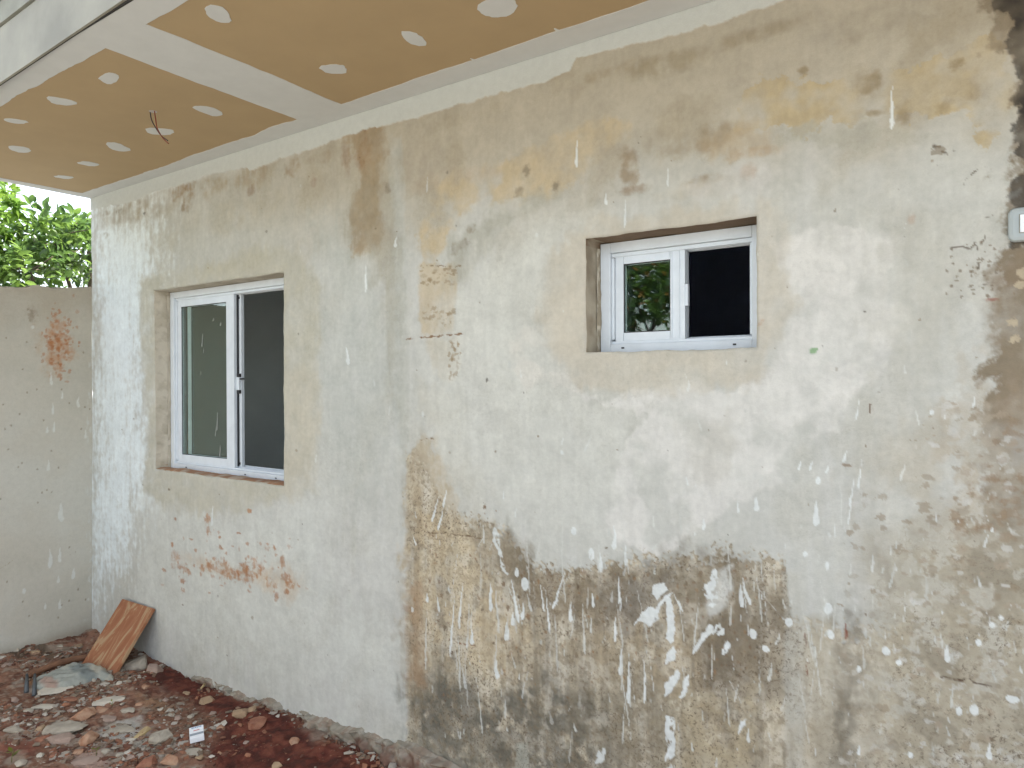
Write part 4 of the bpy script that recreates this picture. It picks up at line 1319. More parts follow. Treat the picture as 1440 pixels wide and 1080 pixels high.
# ------------------------------------------------------------------ garden wall at the left
def build_garden_wall():
    root = empty('garden_wall', (0, -0.4, 0))
    tag(root, 'bare plastered garden wall with orange rust stain at the left edge', 'wall')
    ys = np.concatenate([-np.arange(0.0, 0.62, 0.0042), -np.geomspace(0.64, 7.0, 60)])[::-1]
    zs = np.arange(-0.2, 2.052, 0.0042)
    A, Z = np.meshgrid(ys, zs, indexing='ij')
    cv = Canvas(A, Z, (197, 193, 179))
    full = (slice(None), slice(None))
    f1, f2, f3, f4 = fbm(A, Z, 2.2, 4, 500), fbm(A, Z, 7, 4, 506), fbm(A, Z, 30, 4, 512), fbm(A, Z, 90, 3, 518)
    cv.mix(full, .5 * sstep(0, .7, f1), (204, 204, 194))
    cv.mix(full, .45 * sstep(0, .6, -f1), (182, 178, 164))
    cv.mix(full, .35 * sstep(.1, .6, f2), (198, 193, 178))
    cv.mix(full, .5 * sstep(1.75, 2.05, Z + .08 * f2), (168, 156, 136))

    def at(u, v):
        p = on_plane(u, v, 0, 0.0)
        return p[1], p[2]

    def bl(u, v, ru, rv, rgb, a, **k):
        ca, cz = at(u, v)
        cv.blot(ca, cz, abs(at(u + ru, v)[0] - ca), abs(at(u, v - rv)[1] - cz), rgb, a, **k)

    bl(84, 490, 26, 40, (184, 150, 116), .5, warp=.7, seed=1)
    for i, (u, v, ru, rv) in enumerate(((80, 458, 12, 16), (78, 472, 10, 14), (86, 486, 14, 14), (94, 496, 12, 12), (82, 508, 12, 10), (76, 462, 6, 8), (100, 502, 8, 8))):
        bl(u, v, ru, rv, (188, 136, 94), .7, warp=.9, wf=30, seed=i, soft=.7)
    for i in range(120):
        bl(rng.normal(84, 13), rng.normal(484, 24), rng.uniform(1, 3), rng.uniform(1, 3.2), (172, 114, 72), rng.uniform(.3, .65), warp=.8, wf=80, seed=i % 7, soft=.4)
    bl(45, 440, 6, 10, (140, 128, 108), .7, warp=.8)
    cv.line([at(0, 800), at(18, 788)], .004, (150, 130, 96), .7, .003, 60, .1)
    cv.line([at(98, 780), at(106, 776)], .004, (130, 116, 96), .7, .003, 61, .1)
    for i, (u, v, w, l) in enumerate(((72, 532, 4, 20), (88, 555, 4, 12), (110, 565, 4, 16), (74, 574, 4, 18), (76, 600, 4, 16), (66, 604, 4, 10), (120, 610, 4, 14), (68, 654, 5, 16), (86, 720, 8, 28),
                                      (70, 785, 6, 28), (84, 780, 5, 22), (104, 806, 6, 16), (82, 814, 4, 12), (34, 832, 5, 8), (84, 850, 5, 14), (64, 852, 4, 10), (46, 460, 5, 5))):
        ca, cz = at(u, v)
        cv.drop(ca, cz, abs(at(u + w, v)[0] - ca), abs(at(u, v - l)[1] - cz), (216, 218, 210), .85)
    for i in range(46):
        u, v = 126 + rng.normal(0, 3), rng.uniform(500, 880)
        ca, cz = at(u, v)
        cv.drop(ca, cz, .010 * rng.uniform(.5, 1.6), .03 * rng.uniform(.5, 1.6), (206, 208, 200), rng.uniform(.4, .8))
    for i in range(40):
        bl(rng.uniform(0, 130), rng.uniform(420, 900), 1.4, 1.6, (128, 116, 96), .6, warp=.4, soft=.3)
    cv.mix(full, .6 * sstep(.06, -.03, Z + .03 * f2), (150, 140, 122))
    H = cv.h + 0.0004 * f3 + .0003 * f4 + .005 * f1
    ztop = 2.035 + 0.035 * np.clip(1 + A / .48, 0, 1) + 0.012 * fbm(A, A * 0, 9, 4, 530) + .004 * fbm(A, A * 0, 60, 3, 536)
    ZZ = np.where(Z > 1.9, 1.9 + (Z - 1.9) / (zs[-1] - 1.9) * (ztop - 1.9), Z)
    X = H.copy()
    r = np.clip((Z - 2.03) / .03, 0, 1)
    X -= .006 * r
    quads = grid_faces(len(ys), len(zs))
    mobj('render_face', raw_mesh('render_face', np.stack([X, A, ZZ], -1).reshape(-1, 3), quads, np.concatenate([cv.c, np.full(A.shape + (1,), .06)], -1).reshape(-1, 4)), M_WALL, root).location = (0, 0.4, 0)
    # top and back of the wall
    top = ZZ[:, -1]
    n, m = len(ys), 10
    T = np.linspace(0, 1, m)
    Yg = np.repeat(ys[:, None], m, 1)
    Xt = X[:, -1][:, None] - T * .14
    Zt = top[:, None] + .010 * fbm(Yg, Xt, 14, 4, 540) * np.sin(T * math.pi) + .006 * np.sin(T * math.pi)
    ct = np.empty((n, m, 3), np.float32)
    ct[:] = alb((158, 144, 122))
    mixc(ct, sstep(0, .4, fbm(Yg, Xt, 20, 4, 546)).astype(np.float32), alb((120, 112, 92)))
    mobj('wall_top', raw_mesh('wall_top', np.stack([Xt, Yg, Zt], -1).reshape(-1, 3), grid_faces(n, m), ct.reshape(-1, 3)), M_WALL, root).location = (0, 0.4, 0)
    box('back_face', -.145, -.02, -6.99, -.02, -.2, 2.02, M_SHELL, root).location = (0, .4, 0)


build_garden_wall()

# ------------------------------------------------------------------ light switch
def rounded(x0, x1, z0, z1, r, n=8, bulge=0.0):
    pts = []
    for cx_, cz_, a0 in ((x1 - r, z1 - r, 0), (x0 + r, z1 - r, 90), (x0 + r, z0 + r, 180), (x1 - r, z0 + r, 270)):
        for i in range(n + 1):
            a = math.radians(a0 + 90 * i / n)
            pts.append((cx_ + r * math.cos(a), cz_ + r * math.sin(a)))
    return pts


SW = empty('light_switch', (4.64, 0, 1.864))
tag(SW, 'pale grey plastic light switch plate with white rocker on the wall at the right edge', 'light switch')
sx0, sx1, sz0_, sz1_ = on_wall(1418, 318)[0] - .001, on_wall(1418, 318)[0] + .125, 1.824, 1.904


def sw_plate():
    bm = bmesh.new()
    layers = [(0.0, .004), (0.0, -.006), (.003, -.0105), (.010, -.0125)]
    rings = []
    for inset, y in layers:
        rings.append([bm.verts.new((x - 4.64, y, z - 1.864)) for x, z in rounded(sx0 + inset, sx1 - inset, sz0_ + inset, sz1_ - inset, .016 - inset * .6, 8)])
    n = len(rings[0])
    for a, b in zip(rings[:-1], rings[1:]):
        for i in range(n):
            bm.faces.new((a[i], a[(i + 1) % n], b[(i + 1) % n], b[i]))
    bm.faces.new(rings[-1])
    bm.faces.new(rings[0][::-1])
    return bobj('switch_plate', bm, M_SWITCH, SW, smooth=False)


sw_plate()
bm = bmesh.new()
add_box(bm, sx0 + .0215 - 4.64, sx0 + .104 - 4.64, -.0134, -.0126, sz0_ + .0185 - 1.864, sz1_ - .0165 - 1.864)
bobj('rocker_gap', bm, M_TRIM, SW)
for k in range(2):
    bm = bmesh.new()
    add_box(bm, sx0 + .0235 + .0395 * k - 4.64, sx0 + .0615 + .0395 * k - 4.64, -.0165, -.0130, sz0_ + .020 - 1.864, sz1_ - .018 - 1.864)
    bobj('rocker', bm, M_ROCKER, SW, .0012, 2)

# ------------------------------------------------------------------ wires hanging from the ceiling
def tube(name, pts, r, mat, parent=None, sides=7, close=True, radii=None):
    pts = [Vector(p) for p in pts]
    bm = bmesh.new()
    rings = []
    for i, p in enumerate(pts):
        d = (pts[min(i + 1, len(pts) - 1)] - pts[max(i - 1, 0)]).normalized()
        a = d.orthogonal().normalized() if i == 0 else (prev - d * prev.dot(d)).normalized()
        prev = a
        b = d.cross(a)
        rr = float(radii[i]) if radii else float(r)
        rings.append([bm.verts.new(p + rr * (math.cos(t) * a + math.sin(t) * b)) for t in [2 * math.pi * k / sides for k in range(sides)]])
    for a, b in zip(rings[:-1], rings[1:]):
        for k in range(sides):
            bm.faces.new((a[k], a[(k + 1) % sides], b[(k + 1) % sides], b[k]))
    bm.faces.new(rings[0][::-1])
    bm.faces.new(rings[-1])
    return bobj(name, bm, mat, parent, smooth=True)


M_WIRE_B = plain('dark_wire', (0.02, 0.018, 0.03), .45)
M_WIRE_R = plain('red_wire', (0.22, 0.045, 0.025), .45)
M_COPPER = plain('copper', (0.5, 0.22, 0.1), .3, metal=1.0)
wx, wy, _ = on_plane(213, 157, 2, ZC)


def wire_pts(path, y0, y1):
    out = []
    n = len(path)
    for i, (u, v) in enumerate(path):
        p = on_plane(u, v, 1, y0 + (y1 - y0) * i / (n - 1))
        out.append(p)
    out[0][2] = ZC + .004
    return out


def smooth_path(p, k=6):
    p = [np.array(q) for q in p]
    out = []
    for i in range(len(p) - 1):
        a, b, c, d = p[max(i - 1, 0)], p[i], p[i + 1], p[min(i + 2, len(p) - 1)]
        for j in range(k):
            t = j / k
            out.append(.5 * ((2 * b) + (-a + c) * t + (2 * a - 5 * b + 4 * c - d) * t * t + (-a + 3 * b - 3 * c + d) * t ** 3))
    return out + [p[-1]]


wa = tube('electric_wire', smooth_path(wire_pts([(211, 157), (213, 168), (218, 178), (226, 190), (236, 198)], wy, wy + .02)), .0022, M_WIRE_B)
tag(wa, 'dark blue-black electric wire dangling from the tan ceiling board', 'wire', 'two loose electric wires')
wb = tube('electric_wire', smooth_path(wire_pts([(217, 158), (219, 168), (221, 180), (229, 194), (237, 202)], wy + .004, wy - .005)), .0022, M_WIRE_R)
tag(wb, 'reddish-brown electric wire dangling from the tan ceiling board', 'wire', 'two loose electric wires')
bm = bmesh.new()
bmesh.ops.create_circle(bm, cap_ends=True, segments=20, radius=.016, matrix=Matrix.Translation((wx + .008, wy + .002, ZC - .0007)))
bobj('cable_hole', bm, plain('hole_plug', (0.45, 0.42, 0.40), .8), boards[0])

# ------------------------------------------------------------------ board leaning in the corner
def board_mat():
    m, t, p = new_mat('streaked_board')
    tc = t.nodes.new('ShaderNodeTexCoord')
    mp = t.nodes.new('ShaderNodeMapping')
    mp.inputs['Scale'].default_value = (9.0, 2.8, 1.0)
    t.links.new(tc.outputs['Object'], mp.inputs['Vector'])
    n = t.nodes.new('ShaderNodeTexNoise')
    n.inputs['Scale'].default_value = 1.0
    n.inputs['Detail'].default_value = 8
    n.inputs['Roughness'].default_value = .62
    n.inputs['Distortion'].default_value = 2.6
    t.links.new(mp.outputs[0], n.inputs['Vector'])
    r = t.nodes.new('ShaderNodeValToRGB')
    r.color_ramp.elements[0].position = .50
    r.color_ramp.elements[0].color = (*lin((150, 100, 68)), 1)
    r.color_ramp.elements[1].position = .57
    r.color_ramp.elements[1].color = (*lin((166, 136, 102)), 1)
    e = r.color_ramp.elements.new(.40)
    e.color = (*lin((142, 90, 60)), 1)
    t.links.new(n.outputs['Fac'], r.inputs['Fac'])
    t.links.new(r.outputs[0], p.inputs['Base Color'])
    p.inputs['Roughness'].default_value = .7
    return m


def leaning_board():
    g0 = on_plane(122, 933, 2, -.030)
    g1 = on_plane(164, 951, 2, -.030)
    t0 = on_plane(166, 841, 1, -.050)
    t1 = on_plane(212, 855, 1, -.022)
    ex_ = Vector((g1 - g0 + t1 - t0) / 2)
    ey_ = Vector((t0 - g0 + t1 - g1) / 2)
    W, L = ex_.length, ey_.length
    ex_.normalize()
    ey_ = (ey_ - ex_ * ey_.dot(ex_)).normalized()
    ez_ = ex_.cross(ey_)
    c = Vector((g0 + g1 + t0 + t1) / 4)
    bm = bmesh.new()
    add_box(bm, -W / 2, W / 2, -L / 2, L / 2, -.016, 0)
    bmesh.ops.bevel(bm, geom=list(bm.edges), offset=.002, segments=2, affect='EDGES')
    o = bobj('board', bm, board_mat())
    o.matrix_world = Matrix(((ex_.x, ey_.x, ez_.x, c.x), (ex_.y, ey_.y, ez_.y, c.y), (ex_.z, ey_.z, ez_.z, c.z), (0, 0, 0, 1)))
    tag(o, 'terracotta brown board with pale cream streaks leaning against the wall in the corner', 'board')


leaning_board()

# ------------------------------------------------------------------ rubble
M_BRICK = plain('broken_brick', lin((158, 108, 78)), .95, .16, 25, .5, 90, second=lin((176, 146, 120)))
M_BRICK_RED = plain('red_brick', lin((132, 80, 60)), .95, .16, 25, .5, 90, second=lin((150, 108, 84)))
M_MORTAR = plain('mortar_lump', lin((156, 147, 131)), .95, .18, 25, .5, 80)
M_CHIP = plain('white_plaster_chip', lin((182, 174, 158)), .85, .10, 25, .2, 80)
M_TAN = plain('tan_stone', lin((152, 128, 100)), .9, .14, 25, .4, 80)
M_PINK = plain('pinkish_slab', lin((148, 128, 114)), .9, .14, 20, .4, 80)
M_CREAM = plain('cream_shard', lin((176, 154, 112)), .7, .08, 20, .15, 80)
M_WOOD = plain('brown_wood', lin((110, 78, 56)), .85, .25, 18, .3, 60)
M_SACK = plain('grey_sack', lin((130, 132, 124)), .6, .18, 9, .2, 40, second=lin((172, 170, 158)))
M_BLUEGREY = plain('blue_grey_scrap', lin((70, 74, 76)), .5, .18, 14)


def hull(npts, r, seed, box_like=0.6):
    q = random.Random(seed)
    bm = bmesh.new()
    for _ in range(npts):
        v = Vector((q.gauss(0, 1), q.gauss(0, 1), q.gauss(0, 1)))
        m = max(abs(v.x), abs(v.y), abs(v.z))
        v = v.normalized() * (1 - box_like) + v / m * box_like
        bm.verts.new((v.x * r[0], v.y * r[1], v.z * r[2]))
    res = bmesh.ops.convex_hull(bm, input=list(bm.verts))
    bmesh.ops.delete(bm, geom=list({g for g in res['geom_interior'] + res['geom_unused'] if isinstance(g, bmesh.types.BMVert)}), context='VERTS')
    return bm


def chunk(name, u, v, wpx, hpx, mat, label, cat, seed, flat=0.5, rot=None, tilt=0.15, npts=18, boxy=.5, group=None):
    p = on_ground(u, v)
    dist = np.linalg.norm(p - CAM)
    wpx, hpx = wpx * .82, hpx * .86
    w = wpx / FOC * dist / 2
    dep = max(hpx / FOC * dist / 2 * 1.5, w * .55)
    h = min(hpx / FOC * dist / 2 * .9, w * flat * 1.6)
    bm = hull(npts, (w, dep, h), seed, boxy)
    bmesh.ops.bevel(bm, geom=list(bm.edges), offset=min(w, h) * .08, segments=1, affect='EDGES')
    if wpx > 17:
        bmesh.ops.triangulate(bm, faces=bm.faces)
        bmesh.ops.subdivide_edges(bm, edges=[e for e in bm.edges if e.calc_length() > w * .35], cuts=2, use_grid_fill=True)
        for vt in bm.verts:
            k3 = vt.co * (2.2 / w) + Vector((seed * 3.1, seed * 1.7, 0))
            dv = mnoise.noise_vector(k3) * .06 + mnoise.noise_vector(k3 * 2.6) * .05
            vt.co += Vector((dv.x * w, dv.y * w, dv.z * min(w, h * 1.2)))
    o = bobj(name, bm, mat)
    q = random.Random(seed + 99)
    yaw = math.radians(35) if rot is None else rot
    o.rotation_euler = (q.uniform(-tilt, tilt), q.uniform(-tilt, tilt), yaw)
    o.location = (p[0], p[1], p[2] + h * (.06 if hpx < 13 else .18))
    tag(o, label, cat, group)
    return o


chunk('brick_fragment', 117, 1008, 31, 22, M_BRICK, 'largest orange brick fragment, rounded five-sided face, in the middle of the rubble', 'brick fragment', 1, .6)
chunk('brick_fragment', 146, 998, 24, 14, M_BRICK, 'flat orange brick fragment just right of the largest one', 'brick fragment', 2, .4)
chunk('brick_fragment', 125, 1040, 22, 20, M_BRICK, 'orange brick fragment below the largest one, left of the grey slab', 'brick fragment', 3, .6)
chunk('brick_fragment', 207, 1074, 26, 18, M_BRICK_RED, 'reddish orange brick lump at the bottom edge of the picture', 'brick fragment', 4, .7)
chunk('brick_fragment', 240, 1072, 26, 16, M_BRICK, 'dull orange brick lump at the bottom edge, next to the reddish one', 'brick fragment', 5, .6)
chunk('brick_fragment', 204, 967, 14, 8, M_BRICK, 'small orange brick chip on the red soil below the leaning board', 'brick fragment', 6, .5)
chunk('brick_fragment', 362, 1018, 26, 18, M_BRICK_RED, 'orange clod against the broken footing', 'brick fragment', 7, .6)
chunk('brick_fragment', 338, 1006, 24, 18, M_TAN, 'brown wedge-shaped clod under the dark gap in the footing', 'brick fragment', 8, .7)
chunk('stone', 414, 1043, 16, 13, M_BRICK, 'small round ochre stone lying alone on the red soil', 'stone', 9, .8, boxy=.1)
chunk('stone', 390, 1077, 17, 12, M_TAN, 'pale tan stone at the bottom edge on the red soil', 'stone', 10, .8, boxy=.1)
chunk('stone', 291, 988, 22, 15, M_TAN, 'tan stone on the red soil above the cigarette packet', 'stone', 11, .5)
chunk('stone', 56, 1023, 12, 9, M_TAN, 'small tan stone left of the mortar strip', 'stone', 12, .7, boxy=.2)
chunk('stone', 56, 1063, 10, 7, M_CHIP, 'small cream pebble near the lower left corner', 'stone', 13, .7, boxy=.1)
chunk('stone', 29, 1074, 16, 10, M_MORTAR, 'grey pebble in the lower left corner', 'stone', 14, .7, boxy=.2)
chunk('mortar_slab', 170, 1028, 58, 26, M_MORTAR, 'broad flat grey mortar slab in the middle of the rubble', 'mortar slab', 15, .10, tilt=.04)
chunk('mortar_slab', 91, 1026, 58, 11, M_MORTAR, 'long thin grey mortar strip left of the broad slab', 'mortar slab', 16, .12, tilt=.06)
chunk('mortar_lump', 226, 1040, 32, 20, M_MORTAR, 'angular grey mortar lump between cream shard and cigarette packet', 'mortar lump', 17, .4)
chunk('mortar_slab', 122, 1072, 44, 14, M_PINK, 'pinkish flat slab at the bottom edge of the rubble', 'mortar slab', 18, .2, tilt=.08)
chunk('mortar_slab', 84, 1042, 40, 14, M_PINK, 'pale pinkish slab below the thin mortar strip', 'mortar slab', 19, .18, tilt=.08)
chunk('mortar_lump', 270, 1060, 28, 12, M_MORTAR, 'pale mortar lump right below the cigarette packet', 'mortar lump', 20, .4)
chunk('plaster_chip', 153, 986, 42, 7, M_CHIP, 'white pointed plaster splinter right of the grey sack', 'plaster chip', 21, .12, rot=math.radians(48), tilt=.06)
chunk('plaster_chip', 62, 994, 34, 5, M_CHIP, 'white flaky plaster strip at the left, above the mortar strip', 'plaster chip', 22, .12, tilt=.05)
chunk('plaster_chip', 78, 971, 46, 5, M_CHIP, 'long white splinter along the lower edge of the grey sack', 'plaster chip', 23, .10, rot=math.radians(62), tilt=.05)
chunk('plaster_chip', 225, 998, 9, 6, M_CHIP, 'small white plaster chip above the grey mortar lump', 'plaster chip', 24, .5)
chunk('plaster_chip', 167, 962, 8, 6, M_CHIP, 'small white plaster crumb under the leaning board', 'plaster chip', 25, .6)
chunk('plaster_chip', 185, 1040, 16, 3, M_CHIP, 'thin white flake lying on the broad grey slab', 'plaster chip', 26, .2)
chunk('shard', 200, 1031, 13, 22, M_CREAM, 'cream leaf-shaped tile shard between the grey slab and the grey lump', 'tile shard', 27, .25, tilt=.1)
chunk('wood_sliver', 286, 966, 6, 15, M_CREAM, 'short yellowish wood sliver on the red soil near the wall', 'wood sliver', 28, .6)
chunk('mortar_lump', 192, 938, 36, 22, M_MORTAR, 'rough grey mortar lump beside the leaning board at the wall base', 'mortar lump', 29, .6)
chunk('mortar_lump', 215, 945, 26, 18, M_PINK, 'pinkish crumbling mortar lump at the wall base right of the leaning board', 'mortar lump', 30, .6)
chunk('brick_fragment', 95, 985, 30, 8, M_BRICK_RED, 'low reddish clod between the white splinter and the largest brick fragment', 'brick fragment', 31, .3)
chunk('mortar_lump', 150, 1012, 26, 10, M_PINK, 'flat pinkish lump right of the largest brick fragment', 'mortar lump', 32, .3)
chunk('mortar_lump', 180, 1000, 22, 8, M_MORTAR, 'small grey mortar piece above the broad slab', 'mortar lump', 33, .4)
chunk('stone', 355, 998, 12, 9, M_TAN, 'small tan stone stuck against the footing', 'stone', 34, .7)
chunk('brick_fragment', 60, 1040, 20, 9, M_BRICK_RED, 'small red-brown clod below the tan stone at the left', 'brick fragment', 35, .5)
chunk('mortar_lump', 18, 1030, 26, 12, M_MORTAR, 'grey mortar piece at the left edge of the picture', 'mortar lump', 36, .3)
for i, (u, v, w, h, mt) in enumerate(((250, 1010, 12, 7, M_PINK), (268, 1008, 10, 6, M_MORTAR), (310, 1024, 11, 7, M_BRICK), (300, 1004, 12, 7, M_PINK), (240, 1006, 14, 6, M_MORTAR), (110, 1058, 14, 8, M_BRICK),
                                      (150, 1055, 13, 8, M_MORTAR), (170, 1060, 12, 7, M_MORTAR), (185, 1068, 13, 8, M_PINK), (75, 1062, 12, 7, M_BRICK_RED), (40, 1000, 13, 6, M_MORTAR), (20, 985, 13, 6, M_PINK),
                                      (100, 1000, 10, 6, M_PINK), (196, 990, 12, 6, M_BRICK), (232, 985, 11, 6, M_PINK), (262, 975, 11, 6, M_TAN), (170, 990, 12, 6, M_MORTAR), (280, 1066, 12, 7, M_TAN),
                                      (310, 1060, 10, 6, M_BRICK), (345, 1045, 9, 6, M_PINK), (20, 915, 16, 8, M_MORTAR), (50, 918, 14, 7, M_TAN), (85, 910, 14, 7, M_MORTAR), (110, 905, 12, 7, M_TAN), (10, 935, 14, 7, M_PINK))):
    chunk('rubble_piece', u, v, w, h, mt, 'small broken piece of masonry scattered among the rubble', 'rubble piece', 60 + i, .5, group='small masonry pieces in the rubble')


def sack():
    pts = [(50, 958), (73, 948), (100, 940), (127, 936), (150, 942), (164, 952), (158, 958), (138, 957), (100, 966), (80, 971), (66, 973), (50, 970)]
    pl = np.array([on_ground(u, v)[:2] for u, v in pts])
    g = 0.008
    xs = np.arange(pl[:, 0].min() - .01, pl[:, 0].max() + .01, g)
    ys = np.arange(pl[:, 1].min() - .01, pl[:, 1].max() + .01, g)
    X, Y = np.meshgrid(xs, ys, indexing='ij')
    d = psdf(X + .012 * fbm(X, Y, 12, 3, 560), Y + .012 * fbm(X, Y, 12, 3, 566), pl)
    hgt = .018 * np.sqrt(np.clip(-d / .05, 0, 1)) + .012 * np.abs(anis(X + Y, Y - X, 9, 22, 3, 570)) * sstep(0, -.03, d)
    Z = ground_z(X, Y) + hgt + .006 - .05 * sstep(-.004, .008, d)
    keep = (d[:-1, :-1] < .010)
    c = np.empty(X.shape + (3,), np.float32)
    c[:] = lin((146, 148, 138))
    mixc(c, sstep(.0, .4, fbm(X, Y, 7, 4, 576)).astype(np.float32), lin((166, 162, 146)))
    p = on_ground(120, 950)
    mixc(c, (.85 * sstep(1.1, .6, np.sqrt(((X - p[0]) / .16) ** 2 + ((Y - p[1]) / .045) ** 2) + .3 * fbm(X, Y, 14, 3, 582))).astype(np.float32), lin((110, 116, 112)))
    p = on_ground(70, 966)
    mixc(c, (.7 * sstep(1.1, .5, np.sqrt(((X - p[0]) / .12) ** 2 + ((Y - p[1]) / .03) ** 2) + .3 * fbm(X, Y, 14, 3, 588))).astype(np.float32), lin((150, 118, 102)))
    q = grid_faces(len(xs), len(ys))[keep.ravel()]
    me = raw_mesh('sack', np.stack([X, Y, Z], -1).reshape(-1, 3), q, c.reshape(-1, 3))
    bm = bmesh.new()
    bm.from_mesh(me)
    bmesh.ops.delete(bm, geom=[v for v in bm.verts if not v.link_faces], context='VERTS')
    bm.to_mesh(me)
    bm.free()
    o = mobj('sack', me, M_CRUMB)
    tag(o, 'dusty grey flattened sack with a bluish patch lying under the leaning board', 'sack')


sack()
p0, p1, p2 = on_ground(34, 957), on_ground(85, 938), on_ground(130, 929)
wd = tube('stick', smooth_path([p0 + [0, 0, .016], p1 + [0, 0, .024], p2 + [0, 0, .026]], 5), .016, M_WOOD, sides=9, radii=[.013, .014, .016, .017, .018, .018, .017, .018, .017, .016, .015])
tag(wd, 'brown wooden stick lying between the grey sack and the garden wall', 'stick')
for u, nm in ((37, 'blue-grey plastic stub at the left end of the sack, the outer one'), (48, 'blue-grey plastic stub at the left end of the sack, the one touching it')):
    b0, b1 = on_ground(u, 975), on_ground(u + 1, 962)
    o = tube('plastic_stub', [b0 + [0, 0, .004], (b0 + b1) / 2 + [0, 0, .030], b1 + [0, 0, .05]], .010, M_BLUEGREY, sides=8, radii=[.011, .009, .006])
    tag(o, nm, 'plastic scrap')

# cigarette packet
def packet():
    root = empty('cigarette_packet')
    tag(root, 'white cigarette packet with blue and red print lying on the red soil', 'cigarette packet')
    m, t, p = new_mat('packet_card')
    n = t.nodes.new('ShaderNodeTexNoise')
    n.inputs['Scale'].default_value = 40
    r = t.nodes.new('ShaderNodeValToRGB')
    r.color_ramp.elements[0].color = (.74, .76, .76, 1)
    r.color_ramp.elements[1].color = (.86, .87, .87, 1)
    t.links.new(n.outputs['Fac'], r.inputs[0])
    t.links.new(r.outputs[0], p.inputs['Base Color'])
    p.inputs['Roughness'].default_value = .35
    L, W, H = .088, .056, .023
    box('packet_body', -L / 2, L / 2 - .029, -W / 2, W / 2, 0, H, m, root, .0015)
    box('packet_lid', L / 2 - .0284, L / 2, -W / 2 - .0004, W / 2 + .0004, -.0002, H + .0004, m, root, .0015)
    blue = plain('blue_print', (.10, .22, .42), .4, .05)
    redp = plain('red_print', (.55, .10, .07), .4, .05)
    grey = plain('grey_print', (.28, .32, .35), .4, .05)

    def pr(name, x0, x1, y0, y1, mt):
        box(name, x0, x1, y0, y1, H + .0006, H + .0010, mt, root)
    for k in range(6):                       # blurred row of small letters, not legible in the photograph
        pr('printed_mark', .0305, .0375, -.020 + .0068 * k, -.0155 + .0068 * k, blue)
    pr('printed_mark', .008, .013, -.012, .012, redp)
    pr('printed_band', -.026, -.010, -.0265, .0265, grey)
    q = on_ground(277, 1039)
    root.location = (q[0], q[1], q[2] + .012)
    root.rotation_euler = (math.radians(-4), math.radians(-5), math.radians(151))


packet()

# little green weeds
M_WEED = leaf_mat('weed_leaf', (.10, .14, .02), (.22, .24, .03))


def weed(u, v, h, label, seed):
    q = random.Random(seed)
    p = on_ground(u, v)
    root = empty('seedling', Vector(p))
    tag(root, label, 'seedling')
    tube('stem', [(0, 0, -.005), (.003, .002, h * .6), (.002, .006, h)], .0012, M_WEED, root, 5)
    for k in range(5):
        a = q.uniform(0, 6.28)
        L = h * q.uniform(.5, .8)
        d = Vector((math.cos(a), math.sin(a), q.uniform(.2, .8))).normalized()
        s = d.cross(Vector((0, 0, 1))).normalized() * L * .28
        b = Vector((0, 0, h * q.uniform(.4, .95)))
        dn = Vector((0, 0, -L * .08))
        vs = [b, b + d * L * .45 + s, b + d * L * .45 + dn, b + d * L * .45 - s, b + d * L + dn]
        pobj('leaf', vs, [(0, 1, 2), (0, 2, 3), (1, 4, 2), (2, 4, 3)], M_WEED, root, True)


weed(16, 1072, .05, 'yellow-green seedling growing in the lower left corner', 1)
weed(157, 993, .025, 'tiny green seedling under the white pointed splinter', 2)
weed(135, 1062, .03, 'tiny green seedling left of the reddish brick lump at the bottom', 3)

